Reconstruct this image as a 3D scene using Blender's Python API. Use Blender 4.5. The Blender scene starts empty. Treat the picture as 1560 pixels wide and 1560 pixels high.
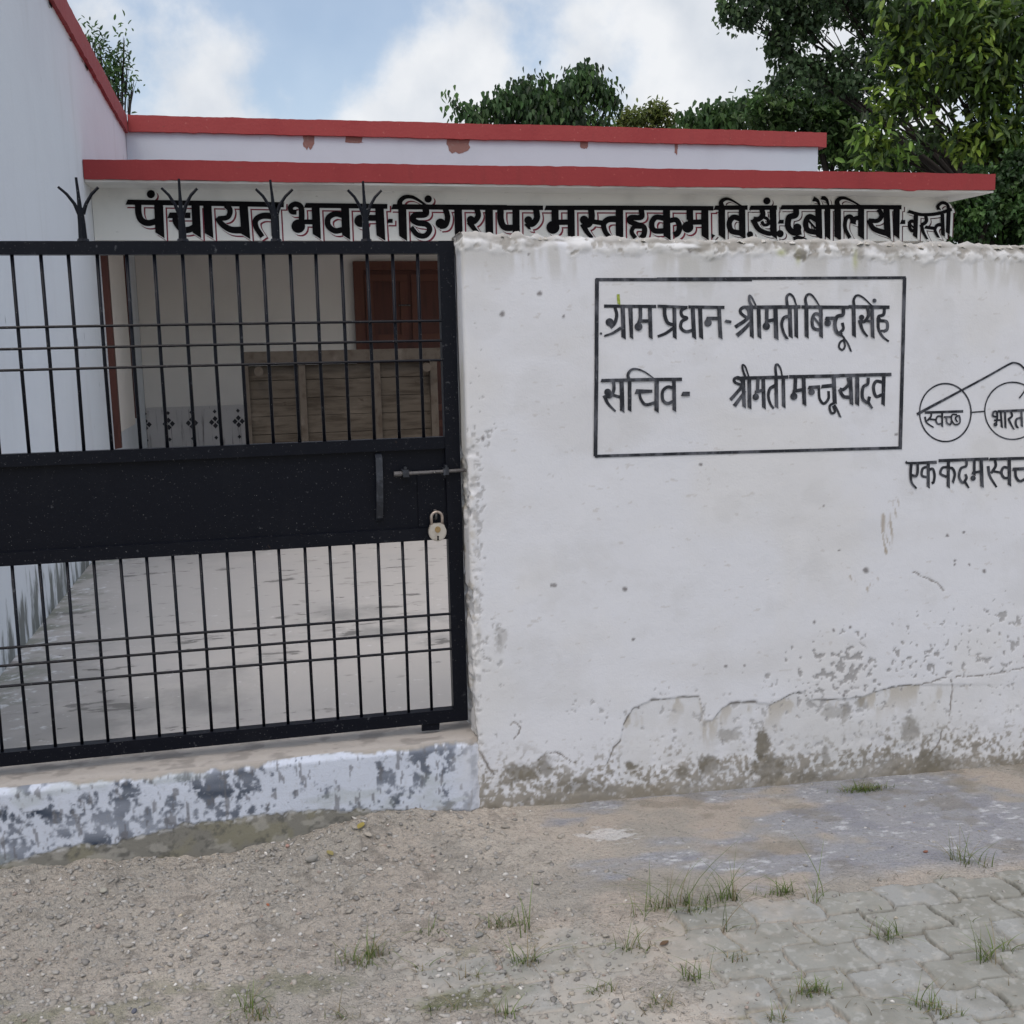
import bpy, math, random
import numpy as np
from mathutils import Matrix, Vector
random.seed(7); RNG = np.random.default_rng(11)
SC = bpy.context.scene
COL = SC.collection
R = math.radians

# ------------------------------------------------------------------ camera
FPX = 1650.0                                   # focal length in photo pixels (1560 px wide)
YAW, PITCH, ROLL = R(13.013), R(8.366), R(1.319)
CAM = np.array([0.0, -3.3463, 1.5])
def _cam_axes():
    cy, sy, cp, sp = math.cos(YAW), math.sin(YAW), math.cos(PITCH), math.sin(PITCH)
    f = np.array([sy*cp, cy*cp, -sp]); r = np.array([cy, -sy, 0.0]); d = np.cross(f, r)
    c, s = math.cos(ROLL), math.sin(ROLL)
    return np.array([c*r+s*d, -s*r+c*d, f])
AX = _cam_axes()
cd = bpy.data.cameras.new('camera'); cam = bpy.data.objects.new('camera', cd); COL.objects.link(cam)
cd.sensor_width = 36; cd.lens = 36*FPX/1560; cd.clip_start = 0.05; cd.clip_end = 2000
rt, dn, fw = AX
cam.matrix_world = Matrix(((rt[0], -dn[0], -fw[0], CAM[0]), (rt[1], -dn[1], -fw[1], CAM[1]), (rt[2], -dn[2], -fw[2], CAM[2]), (0, 0, 0, 1)))
SC.camera = cam
def ray(px, py):
    px = np.asarray(px, float); py = np.asarray(py, float)
    v = np.stack([(px-780)/FPX, (py-780)/FPX, np.ones_like(px)], -1)
    return v @ AX
def onY(px, py, Y):
    r = ray(px, py); t = (Y-CAM[1])/r[..., 1]; return CAM + t[..., None]*r
def onZ(px, py, Z):
    r = ray(px, py); t = (Z-CAM[2])/r[..., 2]; return CAM + t[..., None]*r
def onX(px, py, X):
    r = ray(px, py); t = (X-CAM[0])/r[..., 0]; return CAM + t[..., None]*r
def proj(P):
    v = (np.asarray(P)-CAM) @ AX.T
    return 780+FPX*v[..., 0]/v[..., 2], 780+FPX*v[..., 1]/v[..., 2]

# ------------------------------------------------------------------ light
SUN_EL, SUN_AZ = R(58), R(205)                 # azimuth of the sun, clockwise from +Y: behind the camera, to the left
w = bpy.data.worlds.new('World'); SC.world = w; w.use_nodes = True
nt = w.node_tree; nt.nodes.clear()
def nd(t, typ, **kw):
    n = t.nodes.new(typ)
    for k, v in kw.items():
        if k.startswith('_'): n.inputs[int(k[1:])].default_value = v
        else: setattr(n, k, v)
    return n
def lk(t, a, b): t.links.new(a, b)
def mth(t, op, a, b=None, c=None, clamp=False):
    n = t.nodes.new('ShaderNodeMath'); n.operation = op; n.use_clamp = clamp
    for i, x in enumerate((a, b, c)):
        if x is None: continue
        if isinstance(x, (int, float)): n.inputs[i].default_value = x
        else: t.links.new(x, n.inputs[i])
    return n.outputs[0]
sky = nd(nt, 'ShaderNodeTexSky', sky_type='NISHITA', sun_disc=False, sun_elevation=SUN_EL, sun_rotation=SUN_AZ, air_density=1.1, dust_density=2.2, ozone_density=1.6)
tc = nd(nt, 'ShaderNodeTexCoord')
n1 = nd(nt, 'ShaderNodeTexNoise'); n1.inputs['Scale'].default_value = 5.5; n1.inputs['Detail'].default_value = 9; n1.inputs['Roughness'].default_value = .56
n0 = nd(nt, 'ShaderNodeTexNoise'); n0.inputs['Scale'].default_value = 2.2; n0.inputs['Detail'].default_value = 5
n2 = nd(nt, 'ShaderNodeTexNoise'); n2.inputs['Scale'].default_value = 13; n2.inputs['Detail'].default_value = 7
for n in (n0, n1, n2): lk(nt, tc.outputs['Generated'], n.inputs['Vector'])
BLOBS = [(300, 130, .085, 1.1), (350, 190, .10, 1.0), (250, 190, .07, .9), (560, 190, .07, .9), (640, 140, .05, 1.0), (700, 160, .09, 1.05), (760, 40, .10, .95),
         (900, 90, .12, .95), (1050, 120, .12, 1.0), (1150, 60, .14, .9), (1000, 20, .13, .9), (100, 60, .05, .6), (160, 20, .06, .55), (1300, 100, .2, .95), (250,25,.07,.4)]
acc = None
for px, py, r_, s_ in BLOBS:
    d = ray(px, py); d = d/np.linalg.norm(d)
    vd = nt.nodes.new('ShaderNodeVectorMath'); vd.operation = 'DISTANCE'; lk(nt, tc.outputs['Generated'], vd.inputs[0]); vd.inputs[1].default_value = d
    q = mth(nt, 'MULTIPLY_ADD', vd.outputs['Value'], -s_/r_, s_*1.35)
    acc = q if acc is None else mth(nt, 'SMOOTH_MAX', acc, q, .3)
# cover overhead and behind the camera: broken cloud by noise alone
ov = mth(nt, 'MULTIPLY_ADD', n0.outputs['Fac'], 5.0, -2.35)
dcam = nt.nodes.new('ShaderNodeVectorMath'); dcam.operation = 'DISTANCE'; lk(nt, tc.outputs['Generated'], dcam.inputs[0])
d = ray(620, 150); dcam.inputs[1].default_value = d/np.linalg.norm(d)
far_ = mth(nt, 'MULTIPLY_ADD', dcam.outputs['Value'], 3.0, -1.2, clamp=True)
ov = mth(nt, 'MULTIPLY', ov, far_)
cov = mth(nt, 'MAXIMUM', acc, ov)
cov = mth(nt, 'ADD', cov, mth(nt, 'MULTIPLY_ADD', n1.outputs['Fac'], 4.0, -2.05))
mr = nd(nt, 'ShaderNodeMapRange', interpolation_type='SMOOTHSTEP'); lk(nt, cov, mr.inputs[0]); mr.inputs[1].default_value = .15; mr.inputs[2].default_value = .85; mr.inputs[3].default_value = .26; mr.inputs[4].default_value = .97
shade = nd(nt, 'ShaderNodeMapRange'); lk(nt, n2.outputs['Fac'], shade.inputs[0]); shade.inputs[1].default_value = .35; shade.inputs[2].default_value = .65
cc = nd(nt, 'ShaderNodeMix', data_type='RGBA'); lk(nt, shade.outputs[0], cc.inputs[0]); cc.inputs[6].default_value = (6.9, 7.3, 7.9, 1); cc.inputs[7].default_value = (8.9, 9.05, 9.3, 1)
blue = nd(nt, 'ShaderNodeMix', data_type='RGBA', blend_type='MULTIPLY'); blue.inputs[0].default_value = 1; lk(nt, sky.outputs[0], blue.inputs[6]); blue.inputs[7].default_value = (1.62, 1.62, 1.60, 1)
mx = nd(nt, 'ShaderNodeMix', data_type='RGBA'); lk(nt, mr.outputs[0], mx.inputs[0]); lk(nt, blue.outputs[2], mx.inputs[6]); lk(nt, cc.outputs[2], mx.inputs[7])
sep = nt.nodes.new('ShaderNodeSeparateXYZ'); lk(nt, tc.outputs['Generated'], sep.inputs[0])     # thin bright overcast overhead, brighter towards the zenith
zen = nd(nt, 'ShaderNodeMapRange', interpolation_type='SMOOTHSTEP'); lk(nt, sep.outputs[2], zen.inputs[0]); zen.inputs[1].default_value = .33; zen.inputs[2].default_value = .85; zen.inputs[3].default_value = 1.0; zen.inputs[4].default_value = 2.25
wt = nd(nt, 'ShaderNodeMapRange'); lk(nt, sep.outputs[2], wt.inputs[0]); wt.inputs[1].default_value = .33; wt.inputs[2].default_value = .7
wm = nd(nt, 'ShaderNodeMix', data_type='RGBA', blend_type='MULTIPLY'); lk(nt, wt.outputs[0], wm.inputs[0]); lk(nt, mx.outputs[2], wm.inputs[6]); wm.inputs[7].default_value = (1.05, .985, .90, 1)
zm = nt.nodes.new('ShaderNodeVectorMath'); zm.operation = 'SCALE'; lk(nt, wm.outputs[2], zm.inputs[0]); lk(nt, zen.outputs[0], zm.inputs['Scale'])
bg = nd(nt, 'ShaderNodeBackground'); bg.inputs[1].default_value = .1; lk(nt, zm.outputs[0], bg.inputs[0])
lk(nt, bg.outputs[0], nd(nt, 'ShaderNodeOutputWorld').inputs[0])
sl = bpy.data.lights.new('sun', 'SUN'); sl.energy = 0.5; sl.angle = R(16); sl.color = (1, .955, .89)
so = bpy.data.objects.new('sun', sl); COL.objects.link(so); so.location = (-4, -8, 12)
sd = Vector((math.sin(SUN_AZ)*math.cos(SUN_EL), math.cos(SUN_AZ)*math.cos(SUN_EL), math.sin(SUN_EL)))
so.rotation_euler = sd.to_track_quat('Z', 'Y').to_euler()
SC.view_settings.view_transform = 'Standard'; SC.view_settings.look = 'None'; SC.view_settings.exposure = 0.0; SC.view_settings.gamma = 1

# ------------------------------------------------------------------ noise
_TAB = np.random.default_rng(5).random((512, 512))
def vn(x, y, seed=0):
    x = np.asarray(x, float)+seed*37.3+1000; y = np.asarray(y, float)+seed*91.7+1000
    xi = np.floor(x).astype(int); yi = np.floor(y).astype(int); fx = x-xi; fy = y-yi
    fx = fx*fx*(3-2*fx); fy = fy*fy*(3-2*fy)
    a = _TAB[xi % 512, yi % 512]; b = _TAB[(xi+1) % 512, yi % 512]; c = _TAB[xi % 512, (yi+1) % 512]; d = _TAB[(xi+1) % 512, (yi+1) % 512]
    return (a*(1-fx)+b*fx)*(1-fy)+(c*(1-fx)+d*fx)*fy
def fbm(x, y, o=4, seed=0):
    s = 0; a = .5; t = 0
    for i in range(o):
        s = s+a*vn(x*2**i, y*2**i, seed+i*3); t += a; a *= .55
    return s/t
def ss(a, b, x):
    t = np.clip((x-a)/(b-a), 0, 1); return t*t*(3-2*t)
def lerp(a, b, t): return a+(np.asarray(b)-a)*t[..., None]

# ------------------------------------------------------------------ materials
def mat(name, color=(.5, .5, .5), rough=.8, layers=(), bump=(), attr=None, metal=0.0, spec=.3, transl=0.0):
    """layers: (scale xyz, detail, lo, hi, colour, amount[, (axis, z0, z1)]); bump: (scale, detail, strength, distance)"""
    m = bpy.data.materials.new(name); m.use_nodes = True; t = m.node_tree; b = t.nodes['Principled BSDF']
    tcn = t.nodes.new('ShaderNodeTexCoord'); co = tcn.outputs['Object']
    if attr:
        a = nd(t, 'ShaderNodeAttribute', attribute_name=attr); cur = a.outputs['Color']
    else:
        rgb = t.nodes.new('ShaderNodeRGB'); rgb.outputs[0].default_value = (*color, 1); cur = rgb.outputs[0]
    for L in layers:
        sc, det, lo, hi, c, am = L[:6]
        mp = t.nodes.new('ShaderNodeMapping'); lk(t, co, mp.inputs[0]); mp.inputs['Scale'].default_value = sc if isinstance(sc, tuple) else (sc,)*3
        mp.inputs['Location'].default_value = (random.random()*9, random.random()*9, random.random()*9)
        n = t.nodes.new('ShaderNodeTexNoise'); n.inputs['Scale'].default_value = 1; n.inputs['Detail'].default_value = det; n.inputs['Roughness'].default_value = .62; lk(t, mp.outputs[0], n.inputs['Vector'])
        fac = n.outputs['Fac']
        if len(L) > 6:
            ax, z0, z1, gain = L[6]
            sp = t.nodes.new('ShaderNodeSeparateXYZ'); lk(t, co, sp.inputs[0])
            g = nd(t, 'ShaderNodeMapRange'); lk(t, sp.outputs[ax], g.inputs[0]); g.inputs[1].default_value = z0; g.inputs[2].default_value = z1; g.inputs[3].default_value = gain; g.inputs[4].default_value = 0
            fac = mth(t, 'ADD', fac, g.outputs[0])
        r = nd(t, 'ShaderNodeMapRange', interpolation_type='SMOOTHSTEP'); lk(t, fac, r.inputs[0]); r.inputs[1].default_value = lo; r.inputs[2].default_value = hi; r.inputs[4].default_value = am
        x = nd(t, 'ShaderNodeMix', data_type='RGBA'); lk(t, r.outputs[0], x.inputs[0]); lk(t, cur, x.inputs[6]); x.inputs[7].default_value = (*c, 1); cur = x.outputs[2]
    lk(t, cur, b.inputs['Base Color'])
    b.inputs['Roughness'].default_value = rough; b.inputs['Metallic'].default_value = metal; b.inputs['Specular IOR Level'].default_value = spec
    nrm = None
    for sc, det, st, di in bump:
        mp = t.nodes.new('ShaderNodeMapping'); lk(t, co, mp.inputs[0]); mp.inputs['Scale'].default_value = sc if isinstance(sc, tuple) else (sc,)*3
        n = t.nodes.new('ShaderNodeTexNoise'); n.inputs['Scale'].default_value = 1; n.inputs['Detail'].default_value = det; lk(t, mp.outputs[0], n.inputs['Vector'])
        bp = t.nodes.new('ShaderNodeBump'); bp.inputs['Strength'].default_value = st; bp.inputs['Distance'].default_value = di; lk(t, n.outputs['Fac'], bp.inputs['Height'])
        if nrm is not None: lk(t, nrm, bp.inputs['Normal'])
        nrm = bp.outputs[0]
    if nrm is not None: lk(t, nrm, b.inputs['Normal'])
    if transl > 0:
        tr = t.nodes.new('ShaderNodeBsdfTranslucent'); lk(t, cur, tr.inputs[0]); ms = t.nodes.new('ShaderNodeMixShader'); ms.inputs[0].default_value = transl
        lk(t, b.outputs[0], ms.inputs[1]); lk(t, tr.outputs[0], ms.inputs[2]); lk(t, ms.outputs[0], t.nodes['Material Output'].inputs[0])
    return m
M = {}
M['wall'] = mat('old_whitewash', attr='Col', rough=.9, layers=[(45, 5, .55, .85, (.47, .465, .46), .25), (3.5, 6, .5, .75, (.50, .50, .505), .4)], bump=[(160, 4, .25, .002), (40, 3, .15, .004)], spec=.15)
M['step'] = mat('worn_step_paint', attr='Col', rough=.9, layers=[(60, 5, .5, .8, (.25, .24, .22), .3)], bump=[(150, 4, .4, .003)], spec=.15)
M['ground'] = mat('sandy_gravel', attr='Col', rough=.95, layers=[(75, 6, .52, .72, (.17, .16, .145), .55), (190, 3, .60, .70, (.075, .07, .062), .6), (230, 2, .64, .74, (.50, .475, .43), .4)], bump=[(260, 3, .8, .006), (95, 5, .9, .012)], spec=.1)
M['paver'] = mat('concrete_pavers', attr='Col', rough=.92, layers=[(120, 4, .5, .75, (.20, .20, .185), .4), (20, 4, .5, .7, (.34, .315, .27), .35)], bump=[(260, 3, .45, .002)], spec=.12)
M['side'] = mat('pale_plaster', (.655, .685, .72), .9, [(.7, 4, .45, .7, (.60, .62, .66), .6), ((2.5, 2.5, .5), 5, .52, .72, (.56, .575, .59), .5), ((9, 9, 2.2), 3, .70, .74, (.12, .12, .12), .9),
                 ((9, 9, 2.5), 6, .70, .85, (.10, .105, .09), .85, (2, .15, .95, .33)), (14, 6, .95, 1.05, (.13, .13, .10), .9, (2, .18, .38, .5))], [(60, 4, .25, .004), (6, 3, .2, .02)], spec=.15)
M['lintel'] = mat('cream_white_plaster', (.70, .70, .665), .9, [(1.3, 5, .45, .75, (.47, .47, .45), .7), ((8, 8, 20), 4, .68, .75, (.25, .24, .22), .5)], [(70, 4, .2, .003), (8, 3, .15, .01)], spec=.15)
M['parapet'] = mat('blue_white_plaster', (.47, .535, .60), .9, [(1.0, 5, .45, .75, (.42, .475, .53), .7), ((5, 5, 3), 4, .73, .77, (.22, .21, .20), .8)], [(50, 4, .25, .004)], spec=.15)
M['red'] = mat('brick_red_paint', (.25, .033, .035), .75, [((7, 7, .9), 5, .55, .75, (.18, .03, .03), .5), (2.5, 6, .45, .75, (.22, .026, .029), .8), (30, 5, .62, .72, (.36, .09, .08), .5), ((4, 4, 30), 5, .68, .74, (.16, .05, .045), .8)], [(40, 5, .4, .006)], spec=.3)
M['red2'] = mat('faded_red_paint', (.29, .052, .052), .75, [((7, 7, .9), 5, .55, .75, (.20, .045, .045), .5), (2.5, 6, .45, .75, (.26, .040, .043), .8), (24, 5, .64, .72, (.44, .16, .14), .6), ((4, 4, 30), 5, .69, .73, (.14, .06, .05), .8)], [(40, 5, .5, .006)], spec=.3)
M['inner'] = mat('verandah_plaster', (.78, .735, .69), .9, [(1.1, 5, .45, .75, (.68, .64, .60), .7), ((7, 7, 7), 4, .7, .78, (.3, .28, .27), .5)], [(60, 4, .2, .003)], spec=.15)
M['brick'] = mat('bare_brick', (.22, .125, .11), .95, [(30, 4, .5, .7, (.25, .2, .18), .6)], [(80, 3, .5, .004)])
M['tile'] = mat('grey_tile', (.58, .55, .54), .45, [((30, 30, 1.8), 4, .57, .68, (.12, .10, .10), .75, ), (3, 4, .45, .7, (.48, .455, .45), .6)])
M['motif'] = mat('dark_tile_motif', (.03, .028, .035), .5, [(30, 3, .5, .7, (.06, .05, .05), .6)])
M['door'] = mat('maroon_door_paint', (.115, .042, .027), .55, [((14, 14, 2), 5, .45, .7, (.09, .028, .02), .8), (9, 5, .66, .74, (.22, .10, .07), .4)], [((60, 60, 8), 4, .2, .002)])
M['frame'] = mat('brown_frame_paint', (.085, .028, .020), .55, [((14, 14, 2), 5, .45, .7, (.05, .02, .015), .8)], [((60, 60, 8), 4, .2, .002)])
M['wood'] = mat('weathered_planks', (.085, .070, .055), .9, [((3, 3, 26), 6, .42, .68, (.042, .033, .025), .85), ((2.5, 2.5, 6), 5, .52, .72, (.135, .113, .09), .7), ((9, 9, 14), 5, .66, .72, (.04, .03, .022), .8)], [((8, 8, 60), 5, .6, .004)], spec=.12)
M['wood2'] = mat('greyed_timber', (.095, .079, .064), .9, [((12, 12, 12), 5, .45, .7, (.06, .045, .034), .8), ((5, 5, 3), 5, .58, .72, (.17, .148, .125), .6)], [((40, 40, 40), 5, .5, .004)], spec=.12)
M['black'] = mat('black_gate_paint', (.0035, .0045, .0085), .38, [((7, 7, 3), 6, .5, .75, (.008, .009, .013), .6), (60, 5, .635, .73, (.10, .105, .115), .5), (220, 2, .70, .74, (.3, .3, .3), .6), (25, 4, .70, .735, (.05, .035, .028), .5)], [(50, 4, .22, .003), (4, 2, .15, .02)], spec=.14)
M['strap'] = mat('worn_black_steel', (.018, .021, .028), .4, [(40, 5, .5, .7, (.06, .068, .085), .6)], [(80, 4, .2, .002)], spec=.4)
M['steel'] = mat('worn_bolt_steel', (.12, .115, .115), .5, [(70, 4, .45, .7, (.035, .032, .035), .8), (50, 3, .64, .7, (.5, .48, .46), .8)], [(120, 4, .3, .001)], metal=.4)
M['lockbody'] = mat('worn_nickel', (.46, .43, .385), .42, [(45, 4, .5, .75, (.30, .26, .215), .7)], [(90, 3, .15, .001)], metal=.35, spec=.5)
M['shackle'] = mat('tarnished_shackle', (.40, .34, .30), .38, [(60, 4, .5, .7, (.20, .15, .12), .7)], metal=.5)
M['brass'] = mat('tarnished_brass', (.30, .21, .10), .45, [(80, 4, .5, .7, (.16, .11, .05), .7)], metal=.4)
M['hole'] = mat('dark_keyhole', (.012, .01, .01), .8, [(60, 2, .5, .7, (.02, .016, .014), .5)])
M['floor'] = mat('courtyard_cement', (.42, .395, .37), .7, [(1.3, 6, .57, .76, (.22, .215, .205), .85, (0, -1.15, .9, .22)), (.55, 5, .42, .62, (.40, .378, .355), .8), ((1.8, 1.8, 1), 6, .5, .68, (.38, .36, .345), .6), ((5, 9, 1), 7, .60, .70, (.20, .185, .17), .7), ((2.6, 6.5, 1), 10, .615, .655, (.10, .095, .088), .75), ((7, 16, 1), 8, .66, .70, (.07, .066, .06), .8), ((16, 16, 1), 5, .64, .72, (.56, .55, .54), .6),
                 ((4, 4, 1), 6, .70, .86, (.19, .20, .165), .8, (0, -1.15, -.55, .28)), ((14, 14, 1), 5, .72, .85, (.62, .63, .65), .7, (0, -1.15, -.35, .22))], [(60, 4, .3, .004), (8, 4, .2, .01)], spec=.3)
M['ink'] = mat('black_sign_paint', (.0055, .005, .006), .7, [(14, 4, .5, .7, (.010, .009, .010), .8), (60, 5, .70, .76, (.07, .07, .07), .4)], spec=.06)
M['maroon'] = mat('maroon_sign_paint', (.20, .025, .045), .7, [(25, 4, .45, .7, (.12, .02, .03), .6)], spec=.2)
M['dkline'] = mat('dark_sign_paint', (.075, .02, .03), .7, [(25, 4, .45, .7, (.03, .02, .02), .6)], spec=.2)
M['gapwhite'] = mat('white_sign_paint', (.66, .66, .64), .85, [(3, 4, .45, .7, (.57, .57, .55), .6)], spec=.15)
M['brush'] = mat('brushed_black_paint', (.020, .022, .028), .75, [((28, 28, 12), 5, .44, .66, (.105, .11, .128), .8), (90, 4, .62, .74, (.22, .22, .24), .45)], [(160, 3, .15, .001)], spec=.2)
M['brushlight'] = mat('thin_grey_paint', (.12, .125, .14), .8, [((28, 28, 14), 5, .42, .66, (.25, .26, .28), .7)], spec=.15)
M['green'] = mat('green_paint_mark', (.22, .28, .03), .8, [(90, 3, .45, .65, (.38, .42, .14), .7)])
M['leaf'] = mat('foliage', attr='Col', rough=.5, layers=[(3, 3, .5, .75, (.02, .035, .012), .35)], transl=.36, spec=.35)
M['grassm'] = mat('grass_blades', attr='Col', rough=.6, layers=[(30, 3, .5, .75, (.10, .12, .04), .3)], transl=.2, spec=.25)
M['bark'] = mat('bark', (.034, .029, .025), .95, [((9, 9, 2), 5, .45, .7, (.02, .017, .014), .8), (6, 4, .6, .7, (.06, .054, .047), .5)], [((30, 30, 6), 5, .8, .02)], spec=.1)
M['stone'] = mat('loose_stones', attr='Col', rough=.9, layers=[(150, 3, .5, .7, (.22, .2, .18), .4)], bump=[(200, 3, .4, .002)], spec=.15)
M['soil'] = mat('far_soil', (.26, .235, .19), .95, [(.5, 6, .45, .6, (.10, .14, .05), .7)], [(4, 4, .3, .05)])

# ------------------------------------------------------------------ object helpers
def wloc(o):
    p = np.zeros(3)
    while o is not None: p = p+np.array(o.location); o = o.parent
    return p
def tag(o, label, cat, group=None):
    o['label'] = label; o['category'] = cat
    if group: o['group'] = group
    return o
def empty(name, loc, label, cat, group=None):
    o = bpy.data.objects.new(name, None); COL.objects.link(o); o.location = loc; o.empty_display_size = .1
    return tag(o, label, cat, group)
def mesh(name, V, F, m, parent=None, col=None, smooth=False, struct=False, facecol=None):
    V = np.asarray(V, float).reshape(-1, 3)
    if parent is not None: V = V-wloc(parent)
    me = bpy.data.meshes.new(name)
    if isinstance(F, np.ndarray):
        k = F.shape[1]; nf = len(F)
        me.vertices.add(len(V)); me.vertices.foreach_set('co', V.astype(np.float32).ravel())
        me.loops.add(nf*k); me.loops.foreach_set('vertex_index', F.astype(np.int32).ravel())
        me.polygons.add(nf); me.polygons.foreach_set('loop_start', np.arange(0, nf*k, k, dtype=np.int32))
        me.update(calc_edges=True); me.validate()
    else:
        me.from_pydata(V.tolist(), [], [list(map(int, f)) for f in F]); me.update()
    if col is not None:
        c4 = np.ones((len(V), 4), np.float32); c4[:, :3] = np.clip(col, 0, 1)
        a = me.color_attributes.new('Col', 'FLOAT_COLOR', 'POINT'); a.data.foreach_set('color', c4.ravel())
    if smooth: me.polygons.foreach_set('use_smooth', np.ones(len(me.polygons), bool))
    me.materials.append(m if not isinstance(m, str) else M[m])
    o = bpy.data.objects.new(name, me); COL.objects.link(o)
    if parent is not None: o.parent = parent
    if struct: o['kind'] = 'structure'
    return o
class MB:
    def __init__(s): s.V = []; s.F = []
    def add(s, V, F):
        b = len(s.V); s.V += [tuple(map(float, v)) for v in V]; s.F += [[b+i for i in f] for f in F]
    def box(s, x0, x1, y0, y1, z0, z1, j=0.0):
        V = [(x, y, z) for z in (z0, z1) for y in (y0, y1) for x in (x0, x1)]
        if j: V = [tuple(c+random.uniform(-j, j) for c in v) for v in V]
        s.add(V, [(0, 2, 3, 1), (4, 5, 7, 6), (0, 1, 5, 4), (2, 6, 7, 3), (0, 4, 6, 2), (1, 3, 7, 5)])
    def tube(s, pts, rad, n=8, cap=True):
        pts = [Vector(p) for p in pts]; k = len(pts); rr = rad if isinstance(rad, (list, tuple)) else [rad]*k
        V = []; F = []; up = None
        for i, p in enumerate(pts):
            t = (pts[min(i+1, k-1)]-pts[max(i-1, 0)]).normalized()
            if up is None: up = Vector((0, 0, 1)) if abs(t.z) < .9 else Vector((1, 0, 0))
            a = t.cross(up).normalized(); b = a.cross(t).normalized(); up = b
            for j in range(n):
                an = 2*math.pi*j/n; V.append(p+(a*math.cos(an)+b*math.sin(an))*rr[i])
        for i in range(k-1):
            for j in range(n):
                F.append((i*n+j, i*n+(j+1) % n, (i+1)*n+(j+1) % n, (i+1)*n+j))
        if cap: F.append(tuple(range(n-1, -1, -1))); F.append(tuple((k-1)*n+j for j in range(n)))
        s.add(V, F)
    def prism(s, poly, y0, y1):                     # outline in x,z pushed along y
        n = len(poly); V = [(x, y0, z) for x, z in poly]+[(x, y1, z) for x, z in poly]
        s.add(V, [tuple(range(n)), tuple(range(2*n-1, n-1, -1))]+[(i, i+n, (i+1) % n+n, (i+1) % n) for i in range(n)])
    def build(s, name, m, parent=None, smooth=False, **k): return mesh(name, s.V, s.F, m, parent, smooth=smooth, **k)
def grid_faces(nu, nv, off=0):                      # vertex (u,v) at u*nv+v
    u, v = np.meshgrid(np.arange(nu-1), np.arange(nv-1), indexing='ij'); a = (u*nv+v).ravel()+off
    return np.stack([a, a+nv, a+nv+1, a+1], 1)
def polydist(px, py, pts):
    d = np.full(np.shape(px), 1e9)
    for (x0, y0), (x1, y1) in zip(pts[:-1], pts[1:]):
        dx, dy = x1-x0, y1-y0; t = np.clip(((px-x0)*dx+(py-y0)*dy)/(dx*dx+dy*dy+1e-9), 0, 1)
        d = np.minimum(d, np.hypot(px-x0-t*dx, py-y0-t*dy))
    return d

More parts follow.
